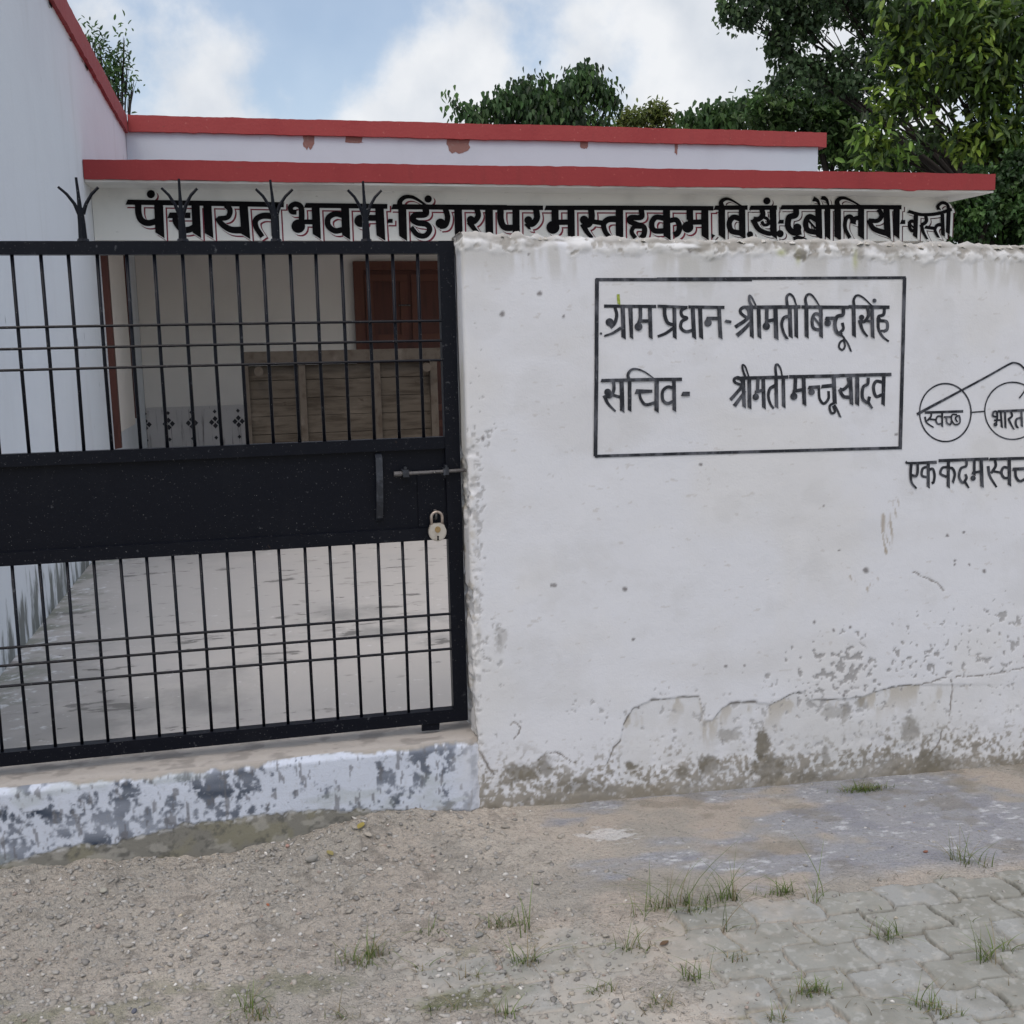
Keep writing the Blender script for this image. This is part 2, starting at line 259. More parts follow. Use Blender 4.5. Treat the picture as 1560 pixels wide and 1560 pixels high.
# ------------------------------------------------------------------ ground: sand, gravel, cement apron and half-buried pavers
def ground_base(x, y):
    z = -.035*np.clip(x-.66, 0, 3)
    z = z+.040*np.exp(-((x-.33)/.22)**2)*np.exp(-(np.minimum(y+.02, 0)/.13)**2)
    z = z-.024*np.exp(-((x+.22)/.34)**2)*np.exp(-(np.minimum(y+.02, 0)/.16)**2)
    return z
PL, PW, Y0 = .203, .121, -.752
def build_ground():
    def axis(a, b, st, far):
        core = np.arange(a, b+1e-6, st); g = [st*1.6]
        while sum(g) < far: g.append(g[-1]*1.35)
        o = np.cumsum(g); return np.concatenate([(a-o)[::-1], core, b+o])
    xs = axis(-1.15, 2.75, .0046, 700); ys = axis(-1.78, .03, .0042, 700)
    X, Y = np.meshgrid(xs, ys, indexing='ij')
    near = ss(1.2, .2, np.maximum(np.maximum(-1.2-X, X-2.8), np.maximum(-1.8-Y, Y-.05)))
    zb = ground_base(np.clip(X, -3, 4), Y)
    # zones
    edge = fbm(X*3, Y*3, 4, 3)-.5
    apron = ss(-.08, .12, (X-.62)*.55+edge*.5-.05)*ss(-.72, -.60, Y+edge*.25)
    sandy = ss(.25, .75, X+edge*.6)
    rough = (1-.85*apron)*(1-.55*sandy)
    h = (fbm(X*12, Y*12, 4, 20)-.5)*.030*rough+(fbm(X*45, Y*45, 3, 31)-.5)*.018*rough+(fbm(X*3.0, Y*3.0, 3, 44)-.5)*.018*(1-.6*apron)
    h = h+ (vn(X*110, Y*110, 9)-.5)*.004*rough
    zs = zb+h*near
    # pavers: courses parallel to the wall, wavy interlocking edges
    u = X+.006*np.sin(Y*40); v = (Y0-Y)
    v = v+.0100*np.clip(5.0*np.sin(2*np.pi*(u)/(PL/1.0)), -1, 1)
    row = np.floor(v/PW); fv = v/PW-row
    uu = u/PL+.5*(row % 2); uu = uu+.012*np.sin(2*np.pi*fv)
    colm = np.floor(uu); fu = uu-colm
    dj = np.minimum(np.minimum(fu, 1-fu)*PL, np.minimum(fv, 1-fv)*PW)
    dj = dj+(fbm(X*70, Y*70, 2, 5)-.5)*.0055
    br = _TAB[(row.astype(int)*7+11) % 512, (colm.astype(int)*13+5) % 512]
    br2 = _TAB[(row.astype(int)*3+1) % 512, (colm.astype(int)*5+77) % 512]
    zp = zb+.004+(br-.5)*.006+(fu-.5)*(br2-.5)*.010-.014*(1-ss(.0012, .0058, dj))+(vn(X*90, Y*90, 2)-.5)*.0012
    inside = (v > 0)
    cover = (fbm(X*4.2, Y*4.2, 4, 61)-.5)*.034+.0075*ss(1.5, .5, X)+.022*ss(.45, -.25, X+.12*(fbm(X*5, Y*5, 3, 63)-.5))-.0048-.005*ss(.9, 1.6, X)
    zsand = zb+cover+(fbm(X*40, Y*40, 3, 71)-.5)*.004+ .006*(1-ss(0, .06, v))
    isp = inside & (zp > zsand) & (near > .5)
    Z = np.where(inside, np.where(near > .5, np.maximum(zp, zsand), zs), zs)
    Z = np.where(near > .5, Z, zb*near+(-.10)*(1-near)+h*near)
    # colours
    n1 = fbm(X*5, Y*5, 4, 81); n2 = fbm(X*30, Y*30, 4, 83); n3 = fbm(X*2, Y*2, 3, 85)
    grey = np.array([.335, .312, .275]); warm = np.array([.405, .355, .305]); pale = np.array([.46, .415, .36]); dark = np.array([.17, .155, .135])
    C = lerp(grey, warm, ss(.40, .62, n1)*(.35+.5*ss(.1, .8, X)))
    C = lerp(C, pale, ss(.50, .70, n3)*.5)
    C = lerp(C, dark, ss(.56, .74, n2)*.55*rough)
    blue = np.array([.295, .305, .330]); white = np.array([.60, .61, .64])
    ba = apron*ss(.44, .56, fbm(X*2.6, Y*5.0, 4, 95)+.10*ss(1.0, 2.2, X)-.02)
    C = lerp(C, blue, ba*.85)
    C = lerp(C, white, ba*ss(.56, .76, fbm(X*34, Y*70, 4, 97)*.7+.3*fbm(X*7, Y*12, 3, 98))*.8)
    C = lerp(C, np.array([.22, .225, .26]), ba*ss(.5, .72, fbm(X*11, Y*24, 4, 96))*.5)
    C = lerp(C, np.array([.20, .18, .145]), apron*ss(.58, .70, fbm(X*6, Y*9, 4, 99))*.45)
    px, py = proj(np.stack([X, Y, Z], -1))
    wl = np.exp(-(((px-925)/42)**2+((py-1272)/11)**2))
    C = lerp(C, np.array([.70, .70, .71]), ss(.42, .56, wl*.35+fbm(X*30, Y*70, 4, 5)*.6-.16*(wl < .15))*ss(.05, .3, wl)*.5)
    moss = ss(.52, .70, fbm(X*9, Y*9, 4, 120))*ss(-.75, -.85, Y)*(~isp)
    C = lerp(C, np.array([.15, .16, .085]), moss*.45)
    moss2 = np.exp(-(((X-.42)/.16)**2+((Y+1.03)/.05)**2)); C = lerp(C, np.array([.13, .135, .075]), ss(.25, .6, moss2*(.45+n2))*.75)
    pc = np.array([.255, .255, .230]); pcb = np.array([.285, .290, .282]); pcd = np.array([.190, .186, .160])
    P = lerp(pc, pcb, ss(.5, .95, br2)*.8); P = lerp(P, pcd, ss(.45, .72, fbm(X*14, Y*14, 4, 130))*.55)
    P = lerp(P, np.array([.07, .068, .055]), (1-ss(.001, .0075, dj))*.85*ss(.3, .5, fbm(X*9, Y*9, 3, 133)))
    P = lerp(P, np.array([.42, .42, .40]), ss(.62, .72, fbm(X*55, Y*55, 3, 135))*.35)
    P = lerp(P, C, ss(.012, -.001, zp-zsand)*.75)
    C = np.where(isp[..., None], P, C)
    V = np.stack([X, Y, Z], -1).reshape(-1, 3); Cc = C.reshape(-1, 3)
    F = grid_faces(len(xs), len(ys)); fp = isp.ravel()[F].sum(1) >= 2
    for nm, sel, m in (('ground', ~fp, 'ground'), ('paving', fp, 'paver')):
        f = F[sel]; u_, inv = np.unique(f, return_inverse=True)
        mesh(nm, V[u_], inv.reshape(f.shape), m, col=Cc[u_], smooth=True, struct=True)
    from_x = xs; 
    def gz(x, y):
        i = int(np.clip(np.searchsorted(xs, x), 0, len(xs)-1)); j = int(np.clip(np.searchsorted(ys, y), 0, len(ys)-1)); return float(Z[i, j])
    return gz
GZ = build_ground()

# ------------------------------------------------------------------ boundary wall
WX0, WY1 = .632, .235
def wall_top(x):
    return 1.853-.016*np.clip(x-.63, 0, 3)+(fbm(x*9, x*0+3, 3, 7)-.5)*.020+(vn(x*60, x*0, 8)-.5)*.010
PEEL = [(925, 1165), (935, 1140), (945, 1130), (950, 1105), (965, 1080), (990, 1068), (1030, 1063), (1065, 1062), (1072, 1085), (1068, 1099), (1085, 1098), (1100, 1080), (1115, 1072), (1145, 1070), (1175, 1073), (1190, 1066), (1210, 1056), (1225, 1055), (1232, 1066), (1260, 1067), (1310, 1063), (1330, 1055), (1370, 1045), (1405, 1043)]
CRACKS = [([(722, 1130), (735, 1150), (742, 1168), (752, 1180)], 2.2), ([(820, 1160), (832, 1148), (848, 1146), (862, 1156), (880, 1163)], 1.3), ([(778, 1104), (786, 1100), (793, 1108), (790, 1118), (784, 1126)], 1.3), ([(1435, 1115), (1430, 1135), (1418, 1150)], 1.5),
          ([(1450, 1035), (1452, 1060), (1447, 1090)], 1.2), ([(1405, 1043), (1440, 1032), (1500, 1030), (1560, 1018)], .9), ([(1392, 872), (1412, 880), (1430, 890), (1438, 900)], 1.4), ([(725, 1128), (722, 1100), (716, 1060)], 1.5)]
BLOT = [(965, 1168, 11, 9, .9), (1040, 1182, 15, 11, .8), (1082, 1168, 15, 17, .8), (1160, 1135, 13, 25, .95), (1172, 1172, 30, 22, .85), (1385, 1112, 15, 22, .6), (1425, 1165, 30, 25, .7), (1310, 1075, 10, 8, .5), (1110, 1122, 18, 9, .55), (1270, 1085, 20, 12, .4),
        (1285, 1085, 8, 18, .5), (795, 1178, 26, 15, .8), (830, 1170, 12, 15, .7), (880, 1200, 60, 10, .5), (1260, 1155, 8, 15, .6), (1350, 1150, 6, 12, .6), (1225, 1185, 25, 9, .5), (760, 975, 12, 18, .35), (1220, 388, 13, 9, .8), (1310, 390, 6, 12, .5)]
DOTS = [(822, 447, 4), (859, 482, 3), (765, 478, 5), (845, 892, 4), (840, 891, 3), (952, 898, 4), (965, 975, 3), (1255, 771, 2.5), (1279, 838, 2), (1320, 868, 5), (1455, 853, 2.5), (1468, 811, 2.5), (1443, 816, 2.5), (1454, 859, 2), (1478, 860, 2.5), (1500, 870, 3.5),
        (1241, 948, 3), (1270, 960, 2.5), (1296, 955, 3), (1068, 708, 2.5), (973, 1078, 2.5), (1366, 662, 3), (805, 388, 2.5), (1106, 1015, 3), (735, 668, 4), (1045, 428, 2.5), (1050, 383, 3), (1285, 1060, 3), (1135, 1015, 2)]
def wall_fields(x, z, u_side):
    P = np.stack([x, np.zeros_like(x), z], -1); px, py = proj(P)
    n1 = fbm(x*3, z*3, 4, 201); n2 = fbm(x*28, z*28, 4, 203); n3 = fbm(x*90, z*90, 3, 205); n4 = fbm(x*10, z*10, 4, 207)
    jx = (n4-.5)*10; pxx = px+jx; pyy = py+(n2-.5)*9
    # displacement (outwards positive)
    d = (fbm(x*2.2, z*2.2, 3, 211)-.5)*.010+(n4-.5)*.0018+(n3-.5)*.0003
    top = wall_top(x); lip = ss(.058, .036, (top-z)+(fbm(x*14, x*0, 4, 215)-.5)*.055)*ss(.34, .52, fbm(x*8, z*12, 3, 216)+.06)
    d = d+lip*(.0035+(fbm(x*34, z*34, 3, 217)-.5)*.007)
    ex = np.array([p[0] for p in PEEL]); ey = np.array([p[1] for p in PEEL])
    yl = np.interp(px, ex, ey, left=3000, right=1043)
    dp = polydist(pxx*.35+px*.65, pyy*.35+py*.65, PEEL)
    below = ss(-1.5, 2.5, py-yl)*ss(930, 960, px)*ss(1560, 1380, px)
    d = d-.0035*below*ss(140, 20, py-yl)
    base_y = 1238-(px-740)*.0854
    hb = base_y-py                                     # px above the ground line
    rough = ss(95, 15, hb+(n4-.5)*60)
    d = d+rough*(n2-.5)*.010-rough*.003
    # colour
    C = lerp(np.array([.595, .605, .640]), np.array([.585, .585, .592]), ss(.42, .68, n1)*.75)
    C = lerp(C, np.array([.505, .50, .50]), ss(.50, .74, fbm(x*1.4, z*5, 4, 221))*.35)
    C = lerp(C, np.array([.46, .46, .46]), ss(.54, .70, fbm(x*6, z*8, 5, 223))*.2)
    C = lerp(C, np.array([.60, .60, .595]), lip*.8)
    pit = lip*ss(.60, .66, fbm(x*42, z*50, 3, 218)); C = lerp(C, np.array([.27, .25, .22]), pit*.8); d = d-pit*.003
    stain = ss(.14, .02, top-z-.03)*ss(.48, .62, fbm(x*16, z*3, 4, 225))*(1-lip)
    C = lerp(C, np.array([.40, .39, .36]), stain*.6)
    C = lerp(C, np.array([.42, .42, .40]), ss(.28, .06, top-z)*ss(.56, .70, fbm(x*9, z*4, 4, 227))*.55)
    topdirt = ss(.040, .004, (top-z)+(n2-.5)*.075)*ss(.34, .50, fbm(x*7, z*30, 4, 229)+.18*ss(1.5, 2.2, x))
    C = lerp(C, np.array([.20, .185, .16]), topdirt*.85); d = d-topdirt*.005
    for gx, gy, sx, sy in ((1303, 395, 4, 14), (1216, 392, 4, 10), (1190, 385, 7, 5)):
        C = lerp(C, np.array([.38, .40, .16]), np.exp(-((px-gx)/sx)**2-((py-gy)/sy)**2)*.7)
    # grey-beige plaster below the broken edge, crack line along it
    C = lerp(C, np.array([.49, .49, .485]), below*.42*ss(.35, .6, n4+.1))
    brk = ss(1.0, .0, dp/(.5+3.4*ss(.35, .70, n2)*ss(.3, .6, n4)))*ss(.36, .50, fbm(x*14, z*14, 3, 233)+.06)
    C = lerp(C, np.array([.10, .085, .065]), brk*.9); d = d-brk*.003
    drip = below*ss(55, 0, py-yl)*ss(.55, .68, fbm(x*22, z*9, 4, 235))
    C = lerp(C, np.array([.33, .29, .22]), drip*.6)
    for pts, wd in CRACKS:
        cdist = polydist(px+(n2-.5)*7, py+(n3-.5)*5, pts); c_ = ss(1.0, .15, cdist/(wd*1.4))*ss(.3, .45, n3+.08)
        C = lerp(C, np.array([.12, .10, .08]), c_*.85); d = d-c_*.002
    # base dirt
    sp = ss(.50, .62, fbm(x*85, z*85, 3, 241)*.55+.25*n2+.20*fbm(x*13, z*13, 4, 243)+.20*ss(80, 0, hb)-.055+.03*ss(1000, 750, px))
    bd = sp*ss(105, 45, hb+(n4-.5)*50)
    C = lerp(C, np.array([.205, .185, .15]), bd*.85)
    C = lerp(C, np.array([.20, .178, .14]), ss(26, 4, hb+(n4-.5)*34)*.75)
    for bx, by, sx, sy, am in BLOT:
        q = np.hypot((px-bx+(n4-.5)*22)/sx, (py-by+(n2-.5)*16)/sy); b_ = ss(1.15, .65, q+(n3-.5)*.9)
        C = lerp(C, np.array([.150, .135, .105]), b_*am); d = d-b_*.002*am
    # flaked paint: grey chips
    def chips(cx, cy, sx, sy, th, am, f=55, sd=251):
        q = np.hypot((px-cx)/sx, (py-cy)/sy); m_ = ss(th, th+.04, fbm(x*f, z*f, 3, sd)-.16*np.clip(q-.4, 0, 3))
        return m_*am*(q < 2.2)
    ch = np.maximum.reduce([chips(1285, 1025, 70, 32, .56, 1), chips(1290, 1015, 25, 38, .50, 1), chips(1380, 1010, 45, 22, .57, 1), chips(1545, 965, 35, 40, .57, .9), chips(1175, 1030, 28, 10, .55, .9), chips(1240, 1075, 20, 8, .52, .8), chips(727, 760, 9, 120, .56, .8, 60, 257), chips(729, 900, 7, 200, .55, .7, 60, 259), chips(760, 990, 20, 40, .60, .7), chips(738, 665, 16, 10, .55, .8), chips(1480, 1000, 150, 60, .66, .9), chips(1200, 1100, 380, 60, .68, .7, 45, 261)])
    C = lerp(C, np.array([.27, .265, .265]), ch*.85); d = d-ch*.0022
    # corner arris worn and knocked about
    arr = ss(735, 712, px+(n4-.5)*16)*ss(640, 720, py)
    C = lerp(C, np.array([.56, .545, .52]), arr*.5); d = d-arr*(.002+.010*ss(.45, .7, fbm(x*20, z*26, 3, 263)))
    C = lerp(C, np.array([.36, .33, .28]), arr*ss(.58, .70, fbm(x*30, z*36, 3, 265))*.7)
    C = lerp(C, np.array([.42, .40, .33]), ss(712, 696, px)*ss(.45, .6, fbm(x*18, z*2.5, 4, 267))*.5)
    for dx_, dy_, r_ in DOTS:
        C = lerp(C, np.array([.14, .13, .13]), ss(1.2, .5, np.hypot(px-dx_+(n3-.5)*4, py-dy_+(n2-.5)*4)/r_)*.85)
    # scraped streaks
    for pts, wd in (([(1366, 765), (1358, 800), (1352, 838)], 8), ([(1346, 785), (1344, 820), (1349, 842)], 5), ([(1336, 882), (1318, 902)], 5), ([(1296, 878), (1304, 890)], 3.5)):
        a = ss(1, .2, polydist(px, py, pts)/wd)*ss(.52, .62, fbm((x+z*.2)*150, z*16, 3, 271))
        C = lerp(C, np.array([.33, .29, .24]), a*.8)
    sc = ss(.80, .82, fbm(x*26, z*80, 3, 275))*.45; C = lerp(C, np.array([.42, .40, .38]), sc)
    return d, C
def wall_y(x, z): return -wall_fields(np.asarray(x, float), np.asarray(z, float), 0)[0]
BW = empty('boundary_wall', (1.7, .1, 0), 'weathered white plastered boundary wall right of the black gate, with black handwriting and a crumbling base', 'wall')
def build_wall():
    rc = .014
    side = [(WX0, y, -1, 0) for y in np.arange(WY1, rc, -.006)]
    arc = [(WX0+rc-rc*math.cos(a), rc-rc*math.sin(a), -math.cos(a), -math.sin(a)) for a in np.linspace(0, math.pi/2, 7)]
    fx = np.concatenate([np.arange(WX0+rc+.0045, 2.76, .0045), 2.76+np.cumsum(.006*1.12**np.arange(28))])
    path = side+arc+[(x, 0, 0, -1) for x in fx]
    path = np.array(path); nu = len(path)
    zt = wall_top(np.clip(path[:, 0], WX0, 9)); nz = 432
    tz = np.linspace(0, 1, nz); Z = -.14+tz[None, :]*(zt[:, None]+.14)
    px_ = np.repeat(path[:, 0:1], nz, 1); py_ = np.repeat(path[:, 1:2], nz, 1)
    # param for the side face: continue x to the left of the corner so the fields stay continuous
    xp = np.where(path[:, 1] > 0, path[:, 0]-path[:, 1]*.55, path[:, 0])[:, None].repeat(nz, 1)
    d, C = wall_fields(xp, Z, 0)
    X = px_+path[:, 2:3]*d; Y = py_+path[:, 3:4]*d
    X = np.minimum(X, 6)
    # rounded crest then the top running back
    rows = [(.3, .35), (.8, .6), (1.0, .2)]
    crest = ss(zt[:, None]-.03, zt[:, None], Z); Y = Y+crest*crest*.012*(-path[:, 3:4]); X = X+crest*crest*.012*(-path[:, 2:3])
    tx = []; ty = []; tzz = []
    for k in (.15, .5, .85, 1.0):
        yy = Y[:, -1]+k*(WY1-Y[:, -1]); xx = X[:, -1]; zz = zt+.012*(k < .9)+(fbm(xx*30, yy*30, 3, 301)-.5)*.03
        tx.append(xx); ty.append(yy); tzz.append(zz)
    tx.append(X[:, -1]); ty.append(np.full(nu, WY1)); tzz.append(np.full(nu, -.14))
    X = np.concatenate([X, np.array(tx).T], 1); Y = np.concatenate([Y, np.array(ty).T], 1); Z = np.concatenate([Z, np.array(tzz).T], 1)
    C = np.concatenate([C, np.repeat(np.array([.36, .34, .31])[None, None], nu, 0).repeat(5, 1)], 1)
    V = np.stack([X, Y, Z], -1).reshape(-1, 3)
    mesh('masonry', V, grid_faces(nu, nz+5), 'wall', BW, col=C.reshape(-1, 3), smooth=True)
    # crumbs of old mortar on the crest
    b = MB()
    for k in range(150):
        x = random.uniform(.68, 2.75); y = random.uniform(.01, .06); z = float(wall_top(np.array([x]))[0]); r = random.uniform(.003, .011)*(1.3 if x > 1.6 else .9)
        Vv = [(x+r*1.5*math.cos(a)*random.uniform(.6, 1), y+r*math.sin(a), z+r*random.uniform(-.6, .1)) for a in np.linspace(0, 5.2, 6)]+[(x+random.uniform(-r, r)*.4, y, z+r*random.uniform(.6, 1.2))]
        b.add(Vv, [(i, (i+1) % 6, 6) for i in range(6)]+[tuple(range(5, -1, -1))])
    b.build('crest_rubble', M['wallrub'], BW)
M['wallrub'] = mat('crumbled_mortar', (.36, .34, .30), .95, [(40, 4, .45, .7, (.62, .60, .57), .8), (25, 4, .55, .7, (.15, .14, .12), .7)], [(120, 3, .5, .003)])
build_wall()

# ------------------------------------------------------------------ hand painted lettering
def spline(pts, n=7):
    p = np.array(pts, float)
    if len(p) < 3: return np.array([p[0]+(p[-1]-p[0])*t for t in np.linspace(0, 1, 5)])
    q = np.vstack([2*p[0]-p[1], p, 2*p[-1]-p[-2]]); out = []
    for i in range(1, len(q)-2):
        for t in np.linspace(0, 1, n, endpoint=False):
            out.append(.5*((2*q[i])+(-q[i-1]+q[i+1])*t+(2*q[i-1]-5*q[i]+4*q[i+1]-q[i+2])*t*t+(-q[i-1]+3*q[i]-3*q[i+1]+q[i+2])*t**3))
    out.append(p[-1]); return np.array(out)
def stroke(pts, w, sx, ox, oy, grow=0.0, off=(0, 0), straight=False):
    """zoom-pixel polyline -> outline strip in photo pixels; w is a width or (start, end)"""
    if len(pts) == 1:                               # a dot, w = radius
        c = np.array(pts[0])/sx+(ox, oy)+off; r = w/sx+grow; a = np.linspace(0, 2*np.pi, 18, endpoint=False)
        return c+np.stack([np.cos(a), np.sin(a)], 1)*r, [tuple(range(18))]
    p = spline(pts) if not straight else np.array(pts, float)
    p = p/sx+(ox, oy)+off
    w0, w1 = (w if isinstance(w, tuple) else (w, w)); W = (np.linspace(w0, w1, len(p))/sx)/2+grow
    t = np.gradient(p, axis=0); t /= np.linalg.norm(t, axis=1)[:, None]+1e-9
    if grow: p[0] -= t[0]*grow; p[-1] += t[-1]*grow
    nrm = np.stack([-t[:, 1], t[:, 0]], 1)
    V = np.vstack([p+nrm*W[:, None], p-nrm*W[:, None]]); n = len(p)
    if t[-1, 1] > .85: V[n-1] -= t[-1]*W[-1]*.7; V[2*n-1] += t[-1]*W[-1]*.7     # brush lifted at a slant
    if abs(t[0, 0]) > .95 and n < 40: V[n] -= 0; V[0] -= t[0]*W[0]*.8
    return V, [(i, i+1, n+i+1, n+i) for i in range(n-1)]
def letters(name, sets, surf, m, parent, grow=0.0, off=(0, 0), base=.001):
    """sets: (scale, ox, oy, [(pts, w), ...]); surf(px,py,lift) -> world points"""
    V = []; F = []; b = 0; k = 0
    for sx, ox, oy, S in sets:
        for pts, w in S:
            v, f = stroke(pts, w, sx, ox, oy, grow, off)
            V.append(surf(v[:, 0], v[:, 1], base+(k % 12)*.00022)); F += [[b+i for i in q] for q in f]; b += len(v); k += 1
    return mesh(name, np.vstack(V), F, m, parent)
ZA = [([(66, 220), (600, 228), (1158, 238)], 36), ([(229, 164)], 29), ([(140, 235), (143, 300), (165, 348), (215, 366), (290, 345)], (46, 42)), ([(282, 225), (292, 452)], 62),
      ([(360, 312), (505, 312)], 40), ([(402, 318), (405, 360), (445, 408), (495, 412), (550, 385)], 44), ([(540, 225), (550, 452)], 58), ([(622, 225), (636, 455)], 58),
      ([(752, 240), (782, 275), (765, 325), (700, 335)], (40, 34)), ([(690, 328), (730, 378), (790, 412), (870, 415)], (34, 50)), ([(875, 230), (892, 460)], 60),
      ([(1090, 318), (1010, 316), (962, 345), (965, 395), (1008, 462)], (46, 34)), ([(1090, 235), (1102, 475)], 58)]
ZB = [([(100, 245), (66, 240), (58, 208), (90, 188), (128, 205), (136, 260), (132, 330)], (34, 42)), ([(112, 342)], 48), ([(120, 312), (235, 312)], 34), ([(232, 190), (242, 415)], 56), ([(165, 197), (450, 200), (735, 204)], 34),
      ([(430, 268), (370, 256), (322, 285), (322, 338), (368, 374), (430, 365)], 40), ([(438, 195), (447, 420)], 56), ([(548, 305)], 44), ([(545, 284), (690, 284)], 42), ([(678, 195), (690, 425)], 60), ([(743, 305), (772, 305)], 28),
      ([(775, 206), (1150, 209), (1570, 212)], 36), ([(838, 200), (845, 428)], 56), ([(828, 215), (822, 172), (855, 140), (905, 138), (955, 162), (1012, 202)], (40, 14)), ([(1020, 152)], 26),
      ([(1002, 215), (1000, 258), (930, 266), (912, 295), (945, 318), (1010, 330), (1030, 368), (1000, 408), (945, 402), (900, 350)], (46, 34)),
      ([(1140, 220), (1156, 280), (1140, 335), (1100, 345)], (40, 36)), ([(1106, 322)], 34), ([(1228, 210), (1235, 418)], 54),
      ([(1360, 220), (1370, 268), (1342, 308), (1312, 302)], (38, 42)), ([(1318, 298)], 28), ([(1306, 310), (1345, 365), (1388, 410)], (40, 22)), ([(1445, 210), (1448, 415)], 54)]
ZC = [([(57, 215), (60, 300), (88, 350), (165, 352)], (46, 44)), ([(165, 215), (168, 420)], 50), ([(305, 222), (312, 285), (280, 325), (245, 318)], 44), ([(252, 300)], 28), ([(240, 322), (262, 365)], (38, 14)),
      ([(0, 212), (355, 214)], 32), ([(376, 214), (950, 214), (1546, 217)], 32), ([(438, 220), (440, 320)], 50), ([(424, 350)], 46), ([(420, 315), (545, 314)], 38), ([(550, 215), (553, 425)], 50),
      ([(690, 220), (695, 280), (675, 328), (640, 328)], 44), ([(642, 298)], 30), ([(632, 325), (660, 380), (698, 425)], (42, 24)), ([(690, 308), (770, 320)], 34),
      ([(875, 292), (810, 296), (778, 330), (792, 385), (828, 425)], (46, 30)), ([(888, 215), (890, 425)], 52), ([(1040, 220), (1042, 278), (970, 282), (962, 308), (1010, 330), (1060, 350), (1060, 400), (1040, 425)], 38), ([(1040, 345), (990, 348), (975, 385), (1000, 425)], 30),
      ([(1210, 288), (1145, 280), (1115, 320), (1132, 372), (1210, 375)], 38), ([(1217, 215), (1222, 425)], 50), ([(1230, 306), (1285, 298), (1308, 340), (1300, 385), (1270, 405)], (34, 42)),
      ([(1380, 220), (1382, 310)], 46), ([(1366, 348)], 40), ([(1370, 315), (1480, 312)], 36), ([(1485, 215), (1488, 425)], 50)]
ZD = [([(28, 358), (20, 376)], (26, 12)), ([(40, 191), (242, 190)], 28), ([(80, 190), (82, 375)], 42), ([(84, 190), (76, 158), (98, 138), (135, 140), (212, 185)], (34, 9)), ([(205, 264), (155, 250), (128, 285), (142, 335), (205, 350)], 34), ([(207, 190), (210, 378)], 40), ([(257, 358)], 20),
      ([(262, 191), (426, 190)], 28), ([(330, 200), (338, 235), (312, 262), (280, 262)], 32), ([(275, 262), (312, 325), (375, 352), (405, 345)], (34, 26)), ([(330, 245), (366, 262), (372, 292), (345, 298), (330, 275)], 20), ([(400, 190), (405, 374)], 42), ([(363, 148)], 22), ([(445, 353)], 23), ([(440, 278), (468, 278)], 24),
      ([(456, 188), (830, 186), (1205, 188)], 27), ([(545, 195), (542, 236), (502, 252), (496, 310), (530, 346), (578, 340)], 38), ([(553, 315)], 26), ([(528, 385), (560, 376), (608, 394)], 22),
      ([(675, 268), (630, 246), (606, 280), (618, 330), (675, 345)], 34), ([(622, 270), (668, 322)], 14), ([(685, 190), (690, 380)], 40), ([(742, 185), (742, 380)], 36), ([(652, 134), (680, 148), (695, 182)], (32, 10)), ([(704, 124), (735, 140), (750, 180)], (32, 10)),
      ([(805, 188), (806, 385)], 42), ([(810, 190), (802, 152), (828, 130), (872, 138), (955, 182)], (36, 9)), ([(882, 380), (852, 318), (858, 258), (888, 248), (905, 292)], (22, 30)), ([(902, 292), (915, 258), (950, 255)], 28), ([(952, 190), (952, 378)], 38),
      ([(1062, 200), (1080, 240), (1055, 272), (1000, 270)], (30, 26)), ([(998, 266), (1032, 322), (1110, 350)], (28, 36)), ([(1110, 190), (1118, 374)], 40), ([(1174, 190), (1172, 372)], 40), ([(1204, 280), (1228, 280)], 26),
      ([(1250, 214), (1330, 234), (1430, 228), (1520, 200)], 21), ([(1290, 278), (1262, 276), (1254, 305), (1268, 334), (1290, 330)], 21), ([(1258, 292), (1290, 326)], 11), ([(1295, 235), (1290, 374)], 28), ([(1355, 238), (1360, 275), (1330, 300)], 22), ([(1328, 296), (1340, 340), (1365, 388)], (24, 14)), ([(1355, 312), (1412, 320)], 20),
      ([(1465, 298), (1430, 300), (1414, 330), (1436, 378)], (24, 16)), ([(1460, 230), (1465, 366)], 24), ([(1500, 205), (1494, 352)], 26), ([(1502, 204), (1490, 170), (1458, 160), (1432, 182), (1440, 204)], 20)]
SIGN1 = [(4.588, 180, 260, ZA), (4.588, 430, 270, ZB), (4.588, 750, 270, ZC)]
SIGN2 = [(4.105, 1080, 270, ZD)]
